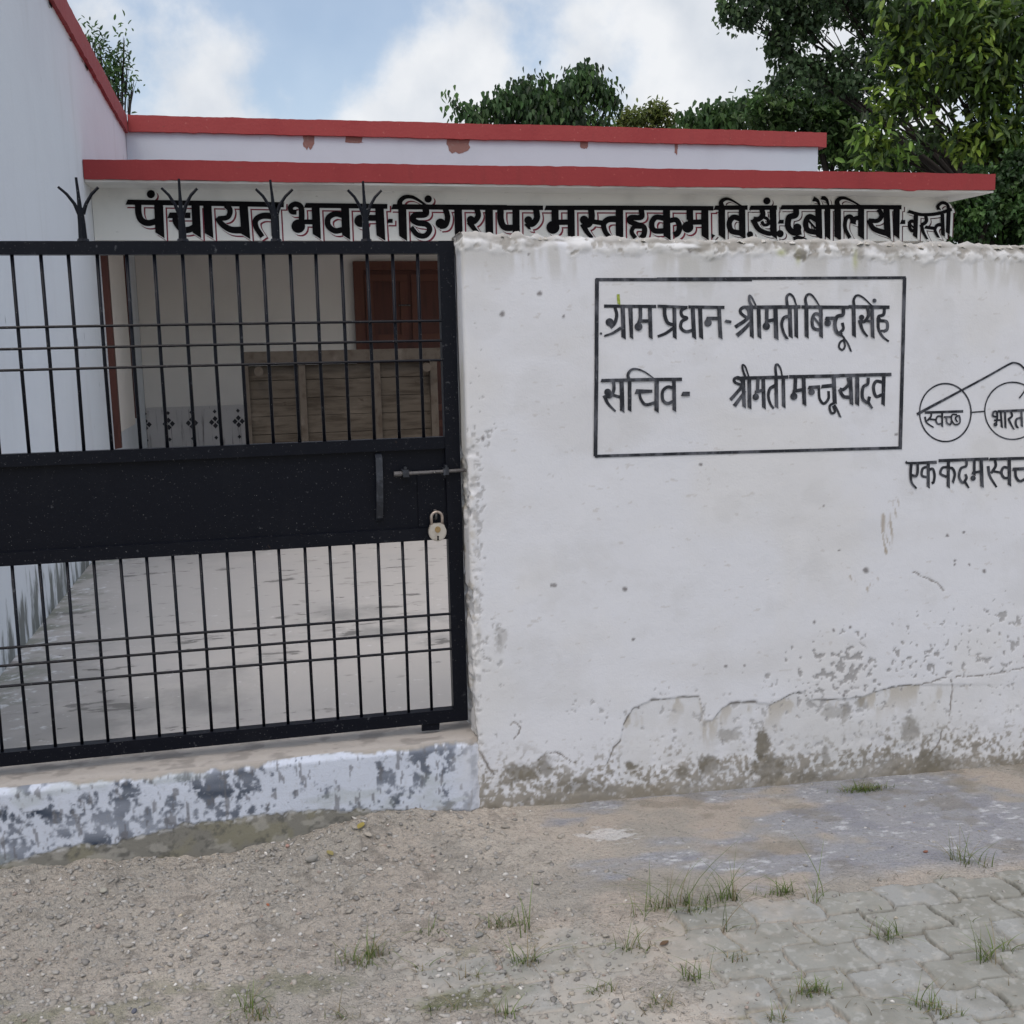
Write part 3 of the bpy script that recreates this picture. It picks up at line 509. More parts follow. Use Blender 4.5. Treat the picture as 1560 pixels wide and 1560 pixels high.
ZE = [([(162, 303), (585, 306)], 24), ([(250, 315), (264, 375), (248, 440), (212, 478)], (24, 28)), ([(206, 435)], 32), ([(312, 310), (320, 565)], 34), ([(165, 547), (230, 525), (298, 482)], (14, 24)), ([(374, 310), (384, 565)], (34, 26)), ([(455, 315), (455, 400), (440, 455)], 28), ([(440, 472)], 32), ([(440, 425), (535, 425)], 26), ([(532, 310), (540, 565)], 30),
      ([(595, 303), (840, 314)], 22), ([(652, 315), (655, 380), (680, 440), (735, 458)], (30, 24)), ([(735, 318), (738, 565)], 30), ([(600, 552), (660, 528), (728, 482)], (20, 24)), ([(838, 312), (792, 340), (800, 385), (838, 402), (795, 430), (788, 480), (828, 512), (890, 500)], 24), ([(885, 310), (897, 565)], 32), ([(850, 310), (1145, 314)], 24), ([(945, 315), (954, 565)], 32), ([(1010, 440)], 30), ([(1002, 404), (1100, 404)], 26), ([(1100, 315), (1112, 565)], 30), ([(1155, 426), (1200, 434)], 22),
      ([(140, 913), (460, 906), (795, 902)], 25), ([(235, 920), (238, 985), (212, 1042), (170, 1042)], (26, 24)), ([(190, 1008)], 28), ([(162, 1035), (192, 1100), (255, 1166)], (30, 14)), ([(228, 1030), (302, 1052)], 22), ([(302, 910), (310, 1165)], 34), ([(368, 915), (370, 1160)], 28), ([(365, 915), (355, 862), (385, 824), (430, 820), (492, 842), (565, 892)], (26, 7)),
      ([(425, 1003), (555, 1000)], (38, 22)), ([(448, 1008), (460, 1062), (500, 1110), (575, 1095)], (20, 24)), ([(590, 905), (590, 1165)], 34), ([(720, 972), (678, 966), (640, 1000), (640, 1070), (678, 1100), (722, 1085)], 24), ([(730, 905), (735, 1160)], 28), ([(803, 1022), (860, 1022)], 34), ([(136, 528)], 9)]
ZF = [([(205, 402), (152, 362), (150, 328), (190, 312), (216, 350), (205, 405), (105, 475)], (22, 28)), ([(240, 425), (182, 488), (118, 545)], (22, 34)), ([(235, 310), (240, 558)], 30), ([(190, 313), (640, 309)], 27), ([(295, 310), (302, 560)], 30), ([(272, 297), (242, 238), (220, 218), (220, 262), (240, 305)], (12, 22)), ([(362, 320), (362, 425)], 28), ([(358, 468)], 30), ([(352, 428), (440, 412)], 26), ([(432, 310), (440, 570)], 34),
      ([(550, 385), (502, 400), (484, 450), (500, 520), (530, 572)], (28, 18)), ([(552, 320), (560, 558)], 32), ([(603, 310), (606, 558)], 30), ([(532, 302), (526, 232), (550, 205), (582, 230), (606, 295)], (24, 12)), ([(648, 310), (1035, 313)], 26), ([(688, 310), (690, 558)], 32), ([(690, 308), (680, 242), (705, 206), (742, 222), (796, 302)], (24, 10)),
      ([(810, 378), (762, 366), (736, 410), (746, 482), (808, 500)], 24), ([(752, 398), (800, 462)], 15), ([(806, 320), (808, 556)], 28), ([(862, 442)], 27), ([(848, 404), (925, 402)], 26), ([(990, 320), (985, 374), (938, 390), (920, 450), (936, 515), (978, 540)], 28), ([(985, 440), (992, 490), (962, 522)], 22), ([(978, 540), (1000, 572), (966, 600), (957, 640), (984, 662), (1006, 630), (996, 585)], 15), ([(1000, 570), (1030, 610), (1056, 674)], (14, 14)),
      ([(1035, 308), (1370, 312)], 26), ([(1075, 310), (1080, 550)], 30), ([(1080, 305), (1076, 252), (1102, 216), (1150, 230), (1228, 302)], (24, 9)), ([(1190, 320), (1196, 380), (1162, 430), (1128, 420)], 24), ([(1140, 395)], 21), ([(1122, 418), (1150, 500), (1190, 552)], (26, 14)), ([(1165, 420), (1235, 432)], 20), ([(1225, 320), (1232, 560)], 28), ([(1245, 258)], 16),
      ([(1330, 318), (1322, 372), (1282, 388), (1296, 420), (1348, 432), (1352, 490), (1322, 512)], 24), ([(1278, 400), (1282, 490), (1318, 555), (1365, 592)], (26, 13)), ([(1300, 505), (1342, 505)], 16),
      ([(165, 952), (106, 930), (95, 902), (130, 888), (162, 925), (150, 972), (66, 1070)], (20, 26)), ([(185, 998), (142, 1060), (98, 1120)], (20, 30)), ([(170, 890), (178, 1130)], 28), ([(120, 894), (540, 884)], 26), ([(218, 890), (222, 1138)], 30), ([(214, 880), (186, 802), (162, 785), (164, 825), (186, 885)], (10, 18)), ([(290, 890), (286, 1000)], 26), ([(272, 1047)], 26), ([(268, 1008), (340, 988)], 24), ([(335, 890), (342, 1138)], 30),
      ([(438, 952), (392, 980), (378, 1040), (394, 1100), (422, 1142)], (28, 16)), ([(440, 890), (446, 1134)], 28), ([(500, 890), (504, 1130)], 28), ([(442, 885), (435, 802), (450, 780), (476, 812), (492, 880)], (22, 10)), ([(548, 882), (965, 874)], 26), ([(600, 890), (596, 1000)], 28), ([(586, 1042)], 29), ([(580, 1002), (670, 984)], 26), ([(665, 885), (672, 1112)], 30),
      ([(730, 1006)], 26), ([(708, 970), (800, 964)], 26), ([(820, 962), (922, 952)], (28, 30)), ([(792, 975), (798, 1060), (832, 1102), (870, 1062), (872, 1000)], 20), ([(915, 885), (922, 1095)], 32), ([(925, 1090), (880, 1122), (892, 1178), (922, 1168), (908, 1122)], 18), ([(918, 1112), (940, 1150), (966, 1212)], 15),
      ([(960, 872), (1385, 862)], 25), ([(1030, 890), (1036, 940), (995, 985), (962, 982)], 24), ([(960, 985), (992, 1042), (1055, 1050)], (24, 28)), ([(1050, 885), (1058, 1108)], 28), ([(1105, 885), (1104, 1110)], 32), ([(1195, 890), (1190, 940), (1152, 970), (1148, 1055), (1188, 1092), (1206, 1045)], 24), ([(1190, 1085), (1228, 1140)], (24, 14)), ([(1308, 925), (1262, 920), (1240, 970), (1260, 1042), (1308, 1030)], 24), ([(1325, 880), (1318, 1112)], 28)]
ZG = [([(332, 668), (725, 655)], 24), ([(398, 672), (392, 712), (355, 752)], 18), ([(332, 712), (350, 772), (420, 822)], (18, 12)), ([(372, 735), (440, 742)], 16), ([(502, 708), (462, 708), (445, 750), (465, 786), (502, 780)], 16), ([(508, 668), (508, 814)], 18), ([(530, 714), (602, 712)], 17), ([(550, 720), (556, 772), (590, 790), (604, 755)], 16), ([(660, 690), (612, 690), (604, 742), (640, 792), (688, 772), (684, 702), (645, 722), (662, 765)], 14),
      ([(1080, 656), (1420, 640)], 24), ([(1062, 712), (1030, 700), (1036, 662), (1068, 660), (1076, 720), (1060, 790)], 18), ([(1056, 790)], 20), ([(1050, 748), (1118, 745)], 16), ([(1115, 660), (1126, 822)], 20), ([(1158, 655), (1163, 826)], 20), ([(1220, 660), (1230, 702), (1196, 735)], 20), ([(1192, 728), (1215, 780), (1250, 842)], (22, 12)), ([(1325, 718), (1275, 738), (1268, 788), (1288, 828)], 20), ([(1325, 650), (1330, 812)], 20),
      ([(130, 1172), (170, 1190), (450, 1180)], (14, 30)), ([(470, 1165), (985, 1146)], 29), ([(1000, 1150), (1250, 1142), (1620, 1134)], 28), ([(186, 1185), (180, 1300), (192, 1390), (240, 1452)], (30, 16)), ([(250, 1185), (252, 1270), (236, 1322), (192, 1315)], 25),
      ([(352, 1228), (306, 1250), (300, 1318), (352, 1336)], 24), ([(365, 1180), (364, 1440)], 31), ([(370, 1262), (410, 1250), (430, 1310), (422, 1380), (402, 1400)], 25), ([(558, 1230), (508, 1242), (492, 1300), (555, 1332)], 24), ([(572, 1170), (572, 1440)], 31), ([(578, 1240), (615, 1246), (640, 1305), (618, 1392)], 25),
      ([(760, 1165), (756, 1220), (702, 1246), (684, 1330), (720, 1392), (760, 1345), (748, 1305)], 24), ([(745, 1385), (785, 1446)], (26, 14)), ([(840, 1160), (840, 1315)], 26), ([(828, 1346)], 26), ([(820, 1292), (912, 1275)], 24), ([(910, 1155), (920, 1435)], 33),
      ([(1055, 1160), (1062, 1222), (1015, 1295)], 26), ([(985, 1222), (1002, 1322), (1072, 1438)], (30, 18)), ([(1035, 1275), (1120, 1288)], 22), ([(1195, 1240), (1142, 1235), (1120, 1290), (1150, 1342), (1195, 1342)], 25), ([(1200, 1150), (1204, 1420)], 33), ([(1240, 1252), (1400, 1246)], 30), ([(1262, 1258), (1270, 1332), (1312, 1376), (1390, 1340)], 25)]
an = np.linspace(0, 2*np.pi, 26)
C1 = [(543+265*math.cos(a+4.2), 668+299*math.sin(a+4.2)) for a in an]; C2 = [(1235+285*math.cos(a+3.6), 650+295*math.sin(a+3.6)) for a in an]
ZL = [(C1, (17, 15)), (C2, (16, 13)), ([(820, 665), (952, 655)], 14), ([(248, 686), (720, 432)], (30, 22)), ([(720, 432), (1000, 280), (1190, 172), (1255, 154), (1325, 184), (1378, 262), (1384, 370), (1350, 452), (1302, 520)], (22, 14))]
def wsurf(px, py, lift):
    P = onY(px, py, 0.0); P[:, 1] = wall_y(P[:, 0], P[:, 2])-lift-.0006; return P
def border():
    e = [((907, 426), (1145, 426), 5), ((1000, 425), (1380, 423), 4.5), ((1378, 423), (1371, 683), 5.5), ((1373, 682), (1040, 691), 4.5), ((1040, 691), (906, 695), 4.5), ((909, 425), (907, 696), 6)]
    return [(1, 0, 0, [([a, b], w_) for a, b, w_ in e])]
def dense(sets):                                     # more samples on long strokes so that they follow the wall
    out = []
    for sx, ox, oy, S in sets:
        T = []
        for pts, w_ in S:
            if len(pts) == 2:
                L = math.hypot(pts[1][0]-pts[0][0], pts[1][1]-pts[0][1])/sx; n = max(2, int(L/7)); pts = [tuple(np.array(pts[0])+(np.array(pts[1])-np.array(pts[0]))*k/n) for k in range(n+1)]
            T.append((pts, w_))
        out.append((sx, ox, oy, T))
    return out
letters('painted_lettering', dense([(5.38, 890, 410, ZE), (5.379, 1100, 410, ZF)]), wsurf, 'brush', BW, grow=.22)
letters('painted_border', dense(border()), wsurf, 'brush', BW)
letters('painted_slogan', dense([(6.785, 1360, 530, ZG)]), wsurf, 'brush', BW, grow=.2)
letters('painted_spectacles', dense([(6.785, 1360, 530, ZL)]), wsurf, 'brush', BW)
letters('green_paint_mark', dense([(5.38, 890, 410, [([(276, 206), (282, 288)], 24)])]), wsurf, 'green', BW)

# ------------------------------------------------------------------ doorstep under the gate
def build_step():
    xs = np.arange(-1.12, WX0+.012, .0045); zs = np.linspace(-.14, .248, 96)
    X, Z = np.meshgrid(xs, zs, indexing='ij')
    px, py = proj(np.stack([X, X*0, Z], -1)); n4 = fbm(X*9, Z*9, 4, 401); n2 = fbm(X*30, Z*30, 4, 403); n3 = fbm(X*80, Z*80, 3, 405)
    lo = np.interp(px, [-200, 0, 60, 100, 170, 230, 280, 360, 430, 520, 720], [1330, 1317, 1302, 1288, 1284, 1270, 1254, 1246, 1237, 1233, 1234])+(n2-.5)*12
    hi = np.interp(px, [-200, 0, 160, 250, 330, 420, 520, 720], [1215, 1200, 1190, 1184, 1172, 1162, 1150, 1133])+(n4-.5)*10+(n2-.5)*10
    paint = ss(-1, 2, lo-py)*ss(-1, 2, py-hi)
    bare_top = np.array([.33, .305, .28]); bare_bot = np.array([.185, .18, .16]); olive = np.array([.205, .195, .14])
    bb = lerp(lerp(bare_bot, olive, ss(.5, .64, n4)*.7), np.array([.085, .085, .08]), ss(.50, .64, n2*.6+n3*.4)*.7)
    bb = lerp(bb, np.array([.33, .32, .29]), ss(.58, .68, fbm(X*20, Z*34, 4, 441))*.6)
    C = lerp(bb, bare_top, ss(5, -5, py-hi))
    white = np.array([.50, .54, .625]); blue = np.array([.075, .09, .12])
    bl = fbm(X*11, Z*9, 5, 411)*.42+fbm(X*42, Z*30, 4, 413)*.42+n3*.16; left = ss(650, 100, px)
    pc = lerp(white, blue, (.45+.75*fbm(X*6, Z*14, 3, 445))*ss(.498-.035*left, .572-.03*left, bl*.70+.12*n3+.18*fbm(X*34, Z*5, 4, 447)-.10*np.exp(-((px-470)/70)**2)+.015*ss(560, 640, px)*ss(hi+40, hi, py)))
    pc = lerp(pc, np.array([.30, .33, .30]), ss(.56, .68, fbm(X*5, Z*14, 4, 415))*.35)
    pc = lerp(pc, np.array([.13, .13, .14]), ss(.66, .71, fbm(X*75, Z*22, 3, 417))*.7)
    C = lerp(C, pc, paint)
    C = lerp(C, np.array([.62, .63, .65]), ss(5, 0, np.abs(py-lo-1))*ss(.45, .6, n3)*.5)
    D = (fbm(X*3, Z*3, 3, 421)-.5)*.012+(n4-.5)*.004+paint*.003
    pe = ss(.545, .63, X+(n4-.5)*.12)*paint; C = lerp(C, np.array([.53, .545, .59]), pe*.75)
    C = lerp(C, np.array([.20, .185, .155]), ss(.50, .62, n2*.6+n4*.4)*ss(.07, .01, Z)*ss(.3, .55, X)*.8)
    rnd = ss(.225, .248, Z); Y = -.004-D+rnd*rnd*.016+ss(.606, .642, X+(n2-.5)*.012)*.016
    V = [np.stack([X, Y, Z], -1)]
    # tread: worn cement running under the gate to the courtyard
    k = np.linspace(0, 1, 46)[1:]
    Xt = np.repeat(xs[:, None], 45, 1); Yt = Y[:, -1:]+k[None]*(.30-Y[:, -1:]); Zt = .248+.004*ss(0, .1, k)[None]+(fbm(Xt*20, Yt*20, 3, 431)-.5)*.006
    Ct = lerp(np.array([.36, .335, .31]), np.array([.22, .205, .19]), ss(.5, .68, fbm(Xt*14, Yt*22, 4, 433))*.75)
    V.append(np.stack([Xt, Yt, Zt], -1)); VV = np.concatenate(V, 1); CC = np.concatenate([C, Ct], 1)
    o = mesh('doorstep', VV.reshape(-1, 3), grid_faces(len(xs), VV.shape[1]), 'step', col=CC.reshape(-1, 3), smooth=True)
    tag(o, 'low cement doorstep under the black gate with peeling blue-white paint on its face', 'step')
build_step()

# ------------------------------------------------------------------ courtyard
def slab(name, x0, x1, y0, y1, z, m, bottom):
    b = MB(); b.box(x0, x1, y0, y1, bottom, z); return b.build(name, m, struct=True)
slab('courtyard_floor', -1.12, 7.5, .30, 8.3, .203, 'floor', -.12)

# ------------------------------------------------------------------ side wing on the left
SX = -1.12
SW = empty('side_wing', (-2.6, 4.2, 0), 'tall plain whitewashed side wing on the left with a red painted coping', 'building')
b = MB(); b.box(-4.2, SX, .05, 12.0, -.12, 3.735); b.build('wall', 'side', SW)
def rough_coping(name, x0, x1, y0, y1, z0, z1, m, parent, along, front):
    """coping slab with a slightly wavy hand-troweled edge; along 'x' or 'y'"""
    L = (x1-x0) if along == 'x' else (y1-y0); n = max(8, int(L/.03)); V = []; F = []
    for i in range(n+1):
        t = i/n; s = t*L
        f1 = lambda q, sd: float(fbm(np.array([q]), np.array([z0*9+z1*5]), 3, sd)[0]-.5)
        a = f1(s*1.3, 501)*.016+f1(s*14, 502)*.012-.012*max(0, f1(s*4, 509)-.16)*8*random.uniform(.3, 1); c = f1(s*1.1, 503)*.016+f1(s*16, 504)*.010; e = f1(s*2, 505)*.010+f1(s*12, 506)*.006
        if along == 'x': V += [(x0+s, y0+e, z0+a), (x0+s, y0+e, z1+c), (x0+s, y1, z1+c), (x0+s, y1, z0+a)]
        else: V += [(x1+e, y0+s, z0+a), (x1+e, y0+s, z1+c), (x0, y0+s, z1+c), (x0, y0+s, z0+a)]
    for i in range(n):
        for k in range(4): F.append((i*4+k, i*4+(k+1) % 4, i*4+4+(k+1) % 4, i*4+4+k))
    F += [(0, 3, 2, 1), (n*4, n*4+1, n*4+2, n*4+3)]
    return mesh(name, V, F, m, parent)
rough_coping('coping', -1.5, SX+.03, 0, 8.24, 3.715, 3.88, 'red2', SW, 'y', 0)
b = MB()
for k in range(12):                                   # plaster lost below the coping
    y = random.uniform(2.5, 8.0); r = random.uniform(.02, .07)
    pts = [(SX+.0025, y+r*1.6*math.cos(a)*random.uniform(.7, 1), 3.715-abs(r*.8*math.sin(a)*random.uniform(.5, 1))) for a in np.linspace(0, 2*math.pi, 9)[:-1]]
    b = MB(); b.add(pts, [tuple(range(8))]); b.build('bare_plaster_patch', 'wallrub', SW)
# window opening in the verandah side, with its brown timber frame
b = MB(); b.box(SX, SX+.014, 5.78, 7.16, .93, 2.62); b.build('window_board', 'inner', SW)
b = MB(); b.box(SX, SX+.045, 5.69, 5.78, .82, 2.62, .004); b.build('window_frame', 'frame', SW)
b = MB(); b.box(SX, SX+.045, 7.16, 7.25, .98, 2.62, .004); b.build('window_frame', 'frame', SW)

# ------------------------------------------------------------------ main hall
LY, CY, BY = 5.43, 5.10, 8.27
HALL = empty('village_hall', (2.6, 7.0, .2), 'low white village hall behind the wall with red roof edges and bold black painted lettering', 'building')
b = MB(); b.box(SX+.003, 6.07, LY, LY+.23, 2.40, 2.79); b.box(SX+.003, 6.07, LY+.23, BY, 2.68, 2.79); b.box(5.84, 6.066, LY+.004, LY+.226, .203, 2.40); b.build('lintel', 'lintel', HALL)
rough_coping('roof_edge', SX+.004, 6.30, CY, BY, 2.793, 2.93, 'red', HALL, 'x', 0)
b = MB(); b.box(SX+.003, 6.30, CY+.02, LY, 2.776, 2.792); b.box(6.072, 6.297, LY, BY, 2.777, 2.7915); b.build('soffit', 'lintel', HALL)
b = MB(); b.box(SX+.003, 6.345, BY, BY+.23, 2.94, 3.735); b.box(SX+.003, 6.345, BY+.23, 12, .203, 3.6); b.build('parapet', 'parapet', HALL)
rough_coping('parapet_coping', SX+.034, 6.43, BY-.035, BY+.32, 3.728, 3.882, 'red2', HALL, 'x', 0)
b = MB()
for px, w_, h_ in ((699, 36, 17), (470, 18, 13), (1030, 5, 12), (540, 26, 1.5), (890, 12, 4)):
    y_ = 204+(px-190)*.0188; P = []
    for a in np.linspace(0, math.pi, 11): P.append((px+w_*.5*math.cos(a)*random.uniform(.8, 1.15), y_+6+h_*min(1, 1.2*math.sin(a))**1.3*random.uniform(.6, 1.05)))
    P.append((px-w_*.5, y_-4)); P.append((px+w_*.5, y_-4))
    q = onY([p[0] for p in P], [p[1] for p in P], BY-.003); b = MB(); b.add(q, [tuple(range(len(P)))]); b.build('bare_brick_patch', 'brick', HALL)
b = MB(); b.box(SX+.003, 6.345, BY+.006, BY+.225, .203, 2.68); b.build('verandah_wall', 'inner', HALL)
TL = b = MB(); b.box(SX+.012, 1.03, BY-.006, BY+.004, .206, 1.0); b.box(SX+.012, 1.03, BY-.014, BY+.002, 1.001, 1.03); td = b.build('tile_dado', 'tile', HALL)
for k in range(9):
    b = MB(); cx = onY(222.0+35.5*k, 651.0, BY)[0]; cz = .86
    for dx, dz in ((0, 1), (0, -1), (1, 0), (-1, 0)):
        c = (cx+dx*.036, cz+dz*.036); s = .026
        b.add([(c[0]-s, BY-.0085, c[1]), (c[0], BY-.0085, c[1]-s*1.15), (c[0]+s, BY-.0085, c[1]), (c[0], BY-.0085, c[1]+s*1.15)], [(0, 1, 2, 3)])
    b.build('tile_motif', 'motif', td)
    for zz in (.97, .70):
        b = MB()
        b.add([(cx-.02, BY-.0085, zz), (cx, BY-.0085, zz-.022), (cx+.02, BY-.0085, zz), (cx, BY-.0085, zz+.022)], [(0, 1, 2, 3)])
        b.build('tile_corner_motif', 'motif', td)
b = MB(); b.box(1.04, 1.14, BY-.07, BY+.004, .205, 2.475); b.box(2.10, 2.20, BY-.07, BY+.004, .205, 2.475); b.box(1.14, 2.10, BY-.07, BY+.004, 2.385, 2.475)
dr = b.build('door_frame', 'door', HALL)
b = MB(); b.box(1.142, 2.098, BY-.035, BY+.003, .207, 2.383); lf = b.build('door_leaf', 'frame', dr)
b = MB()
for x0, x1 in ((1.155, 1.60), (1.64, 2.085)):
    for z0, z1 in ((.25, .8), (.9, 1.55), (1.65, 2.34)):
        b.box(x0, x1, BY-.05, BY-.036, z0, z0+.07); b.box(x0, x1, BY-.05, BY-.036, z1-.07, z1); b.box(x0, x0+.08, BY-.05, BY-.036, z0+.071, z1-.071); b.box(x1-.08, x1, BY-.05, BY-.036, z0+.071, z1-.071)
b.build('door_rail', 'door', dr)
b = MB(); b.tube([(1.5, BY-.052, 2.02), (1.52, BY-.07, 2.02), (1.60, BY-.07, 2.02), (1.62, BY-.052, 2.02)], .008); b.build('door_latch', 'steel', dr)
def lsurf(px, py, lift):
    return onY(px, py, LY-lift)
letters('lettering_outline', SIGN1, lsurf, 'maroon', HALL, grow=1.25, off=(4.6, 4.1), base=.0012)
letters('lettering_outline', SIGN2, lsurf, 'dkline', HALL, grow=.7, off=(4.4, 3.4), base=.0012)
letters('lettering_gap', SIGN1, lsurf, 'gapwhite', HALL, grow=.9, off=(2.7, 2.4), base=.0045)
letters('lettering_gap', SIGN2, lsurf, 'gapwhite', HALL, grow=.7, off=(2.9, 2.1), base=.0045)
letters('painted_lettering', SIGN1+SIGN2, lsurf, 'ink', HALL, base=.008)

# wooden bed stood on its side in the verandah
BEDY = 5.9
BED = empty('wooden_bed', (.73, BEDY, .203), 'weathered brown plank bed stood on its side in the verandah behind the gate', 'bed')
b = MB()
zz = .24
for k in range(12):
    hgt = random.uniform(.14, .19)
    if zz+hgt > 1.443: hgt = 1.443-zz
    if hgt < .02: break
    b.box(-.07, 1.50, BEDY+random.uniform(0, .004), BEDY+.028, zz, zz+hgt-.004, .0015); zz += hgt
b.box(-.065, 1.495, BEDY+.0335, BEDY+.040, .245, 1.44)
b.build('plank_panel', 'wood', BED)
for x in (.37, .99): b = MB(); b.box(x-.028, x+.028, BEDY-.04, BEDY-.002, .23, 1.44, .003); b.build('batten', 'wood2', BED)
b = MB(); b.box(-.10, 1.54, BEDY-.055, BEDY+.03, 1.445, 1.555, .006); b.build('side_rail', 'wood2', BED)
b = MB(); b.box(-.10, 1.54, BEDY-.055, BEDY+.03, .206, .236, .002); b.build('side_rail', 'wood2', BED)
for x0, x1 in ((-.115, -.06), (1.44, 1.50)): b = MB(); b.box(x0, x1, BEDY-.058, BEDY-.002, .24, 1.444, .003); b.build('end_rail', 'wood2', BED)
for x in (.02, 1.40):
    b = MB(); b.tube([(x, BEDY-.06, 1.40), (x, BEDY-.10, 1.395), (x, BEDY-.14, 1.395)], [.035, .030, .038], 12); b.build('leg', 'wood2', BED)

# ------------------------------------------------------------------ black steel gate
GY0, GY1 = .085, .122
GATE = empty('steel_gate', (-.1, .1, .25), 'black painted steel gate with vertical bars, a solid middle panel and trident spikes on top', 'gate')
gl = -1.075
b = MB(); b.box(.578, .626, GY0, GY1, .287, 1.851); b.box(gl, gl+.046, GY0, GY1, .287, 1.851)
b.box(gl+.046, .578, GY0, GY1, 1.812, 1.850); b.box(gl+.046, .578, GY0, GY1, .287, .330)
b.box(gl+.046, .578, GY0+.002, GY1-.002, .905, .945); b.box(gl+.046, .578, GY0+.004, GY1-.002, 1.200, 1.238)
b.build('gate_frame', 'black', GATE)
b = MB(); b.box(gl+.046, .578, .106, .110, .945, 1.200); b.build('sheet_panel', 'black', GATE)
bx = [float(onY(p, 389.0, .1)[0]) for p in (18, 62, 104, 148, 193, 235, 278, 320, 361, 401, 442, 481, 520, 559, 598, 636)]
bx += [bx[0]-.0815*k for k in (1, 2, 3, 4)]
for x in bx: b = MB(); j = random.uniform(-.002, .002); b.tube([(x, .1, 1.236), (x+j, .1, 1.5), (x, .1, 1.814)], .0053, 8); b.build('upper_bar', 'black', GATE, smooth=True)
lx = [float(onY(p, 1120.0, .1)[0]) for p in (42, 83, 124, 164, 204, 243, 282, 323, 363, 403, 440, 479, 516, 552, 588, 624, 659)]
lx += [lx[0]-.0755*k for k in (1, 2, 3, 4)]
for x in lx: b = MB(); b.tube([(x, .1, .328), (x+random.uniform(-.002, .002), .1, .6), (x, .1, .907)], .0050, 8); b.build('lower_bar', 'black', GATE, smooth=True)
for (xa, ya) in ((320, 494.5), (320, 526.0), (320, 557.0)):
    z = float(onY(xa, ya, .1)[2]); b = MB(); b.tube([(gl+.04, .0905, z), (-.2, .0905, z+.001), (.58, .0905, z)], .0045, 6); b.build('cross_rod', 'black', GATE)
for (xa, ya) in ((320, 962.0), (320, 988.0), (320, 1018.0)):
    z = float(onY(xa, ya, .1)[2]); b = MB(); b.tube([(gl+.04, .0905, z), (-.2, .0905, z+.001), (.58, .0905, z)], .0045, 6); b.build('cross_rod', 'black', GATE)
def spike(x, dx):
    b = MB()
    b.tube([(x, .1, 1.851), (x, .1, 1.90), (x+dx*.3, .1, 1.945)], [.0135, .0115, .0095], 6)
    b.tube([(x+dx*.3, .1, 1.94), (x+dx*.6, .1, 1.985), (x+dx, .1, 2.031)], [.0075, .005, .004], 6)
    for s in (-1, 1):
        q = random.uniform(.92, 1.08)
        b.tube([(x+s*.005, .1, 1.928), (x+s*.016, .1, 1.957), (x+s*.034*q, .1, 1.984), (x+s*.055*q, .1, 2.004)], [.007, .0055, .0048, .0042], 6)
    b.tube([(x, .1, 1.850), (x, .1, 1.858)], [.018, .015], 8)
    b.build('spike', 'black', GATE)
for x, dx in ((-.750, -.006), (-.471, -.006), (-.191, 0), (.081, -.008), (.354, -.003), (-.985, 0)): spike(x, dx)
b = MB()                                                # flat pull handle, bowed out from the sheet
for (z0, y0), (z1, y1) in zip([(1.195, .104), (1.18, .075), (1.11, .066), (1.04, .072), (.985, .092), (.975, .104)][:-1], [(1.195, .104), (1.18, .075), (1.11, .066), (1.04, .072), (.985, .092), (.975, .104)][1:]):
    V = [(x+(1.1-z)*-.02, y, z) for z, y in ((z0, y0), (z1, y1)) for x in (.351, .372)]+[(x+(1.1-z)*-.02, y+.004, z) for z, y in ((z0, y0), (z1, y1)) for x in (.351, .372)]
    b.add(V, [(0, 1, 3, 2), (4, 6, 7, 5), (0, 2, 6, 4), (1, 5, 7, 3)])
b.build('pull_handle', 'strap', GATE)
b = MB(); b.box(.486, .578, .1, .105, .946, 1.118); b.build('lock_plate', 'black', GATE)
b = MB(); b.tube([(.408, .072, 1.1265), (.52, .072, 1.1275), (.640, .072, 1.129)], .0058, 10); b.tube([(.408, .072, 1.1265), (.432, .072, 1.127)], .0085, 10)
bolt = b.build('slide_bolt', 'steel', GATE, smooth=False)
for x, hw in ((.445, .010), (.575, .009)):
    b = MB(); b.box(x-hw, x+hw, .0625, .1045 if x < .5 else .0848, 1.117, 1.139, .001); b.box(x-.004, x+.004, .064, .084, 1.139, 1.149, .001); b.build('bolt_bracket', 'strap', bolt)
b = MB(); b.tube([(.538, .1, .999), (.538, .078, 1.003), (.538, .066, .992), (.538, .070, .978), (.538, .084, .974)], .0042, 8); b.build('staple', 'steel', GATE, smooth=True)
b = MB(); b.box(.47, .53, .092, .112, .262, .287, .003); b.build('gate_foot', 'black', GATE)

# padlock
PLX, PLY, PLZ = .5395, .064, .935
LOCK = empty('padlock', (PLX, PLY, PLZ-.03), 'small worn silver padlock hanging on the black gate beside the slide bolt', 'padlock')
ol = []
for a in np.linspace(-math.pi*1.08, math.pi*.08, 25): ol.append((PLX+.0285*math.cos(a), PLZ+.030*math.sin(a)))
ol += [(PLX+.022, PLZ+.022), (PLX+.012, PLZ+.0275), (PLX-.012, PLZ+.0275), (PLX-.022, PLZ+.022)]
b = MB(); b.prism(ol, PLY-.009, PLY+.009)
inn = [(PLX+(x-PLX)*.88, PLZ+(z-PLZ)*.88) for x, z in ol]; b.prism(inn, PLY-.0115, PLY-.0095)
body = b.build('lock_body', 'lockbody', LOCK)
b = MB(); b.tube([(PLX-.0175, PLY, PLZ+.024)]+[(PLX-.0175*math.cos(a), PLY, PLZ+.047+.0175*math.sin(a)) for a in np.linspace(0, math.pi, 13)]+[(PLX+.0175, PLY, PLZ+.024)], .0046, 10)
b.build('shackle', 'shackle', LOCK, smooth=True)
b = MB(); a_ = np.linspace(0, 2*math.pi, 14)[:-1]; b.prism([(PLX+.0095*math.cos(a), PLZ+.009+.0105*math.sin(a)) for a in a_], PLY-.0135, PLY-.0117); b.build('keyhole_cover', 'brass', body)
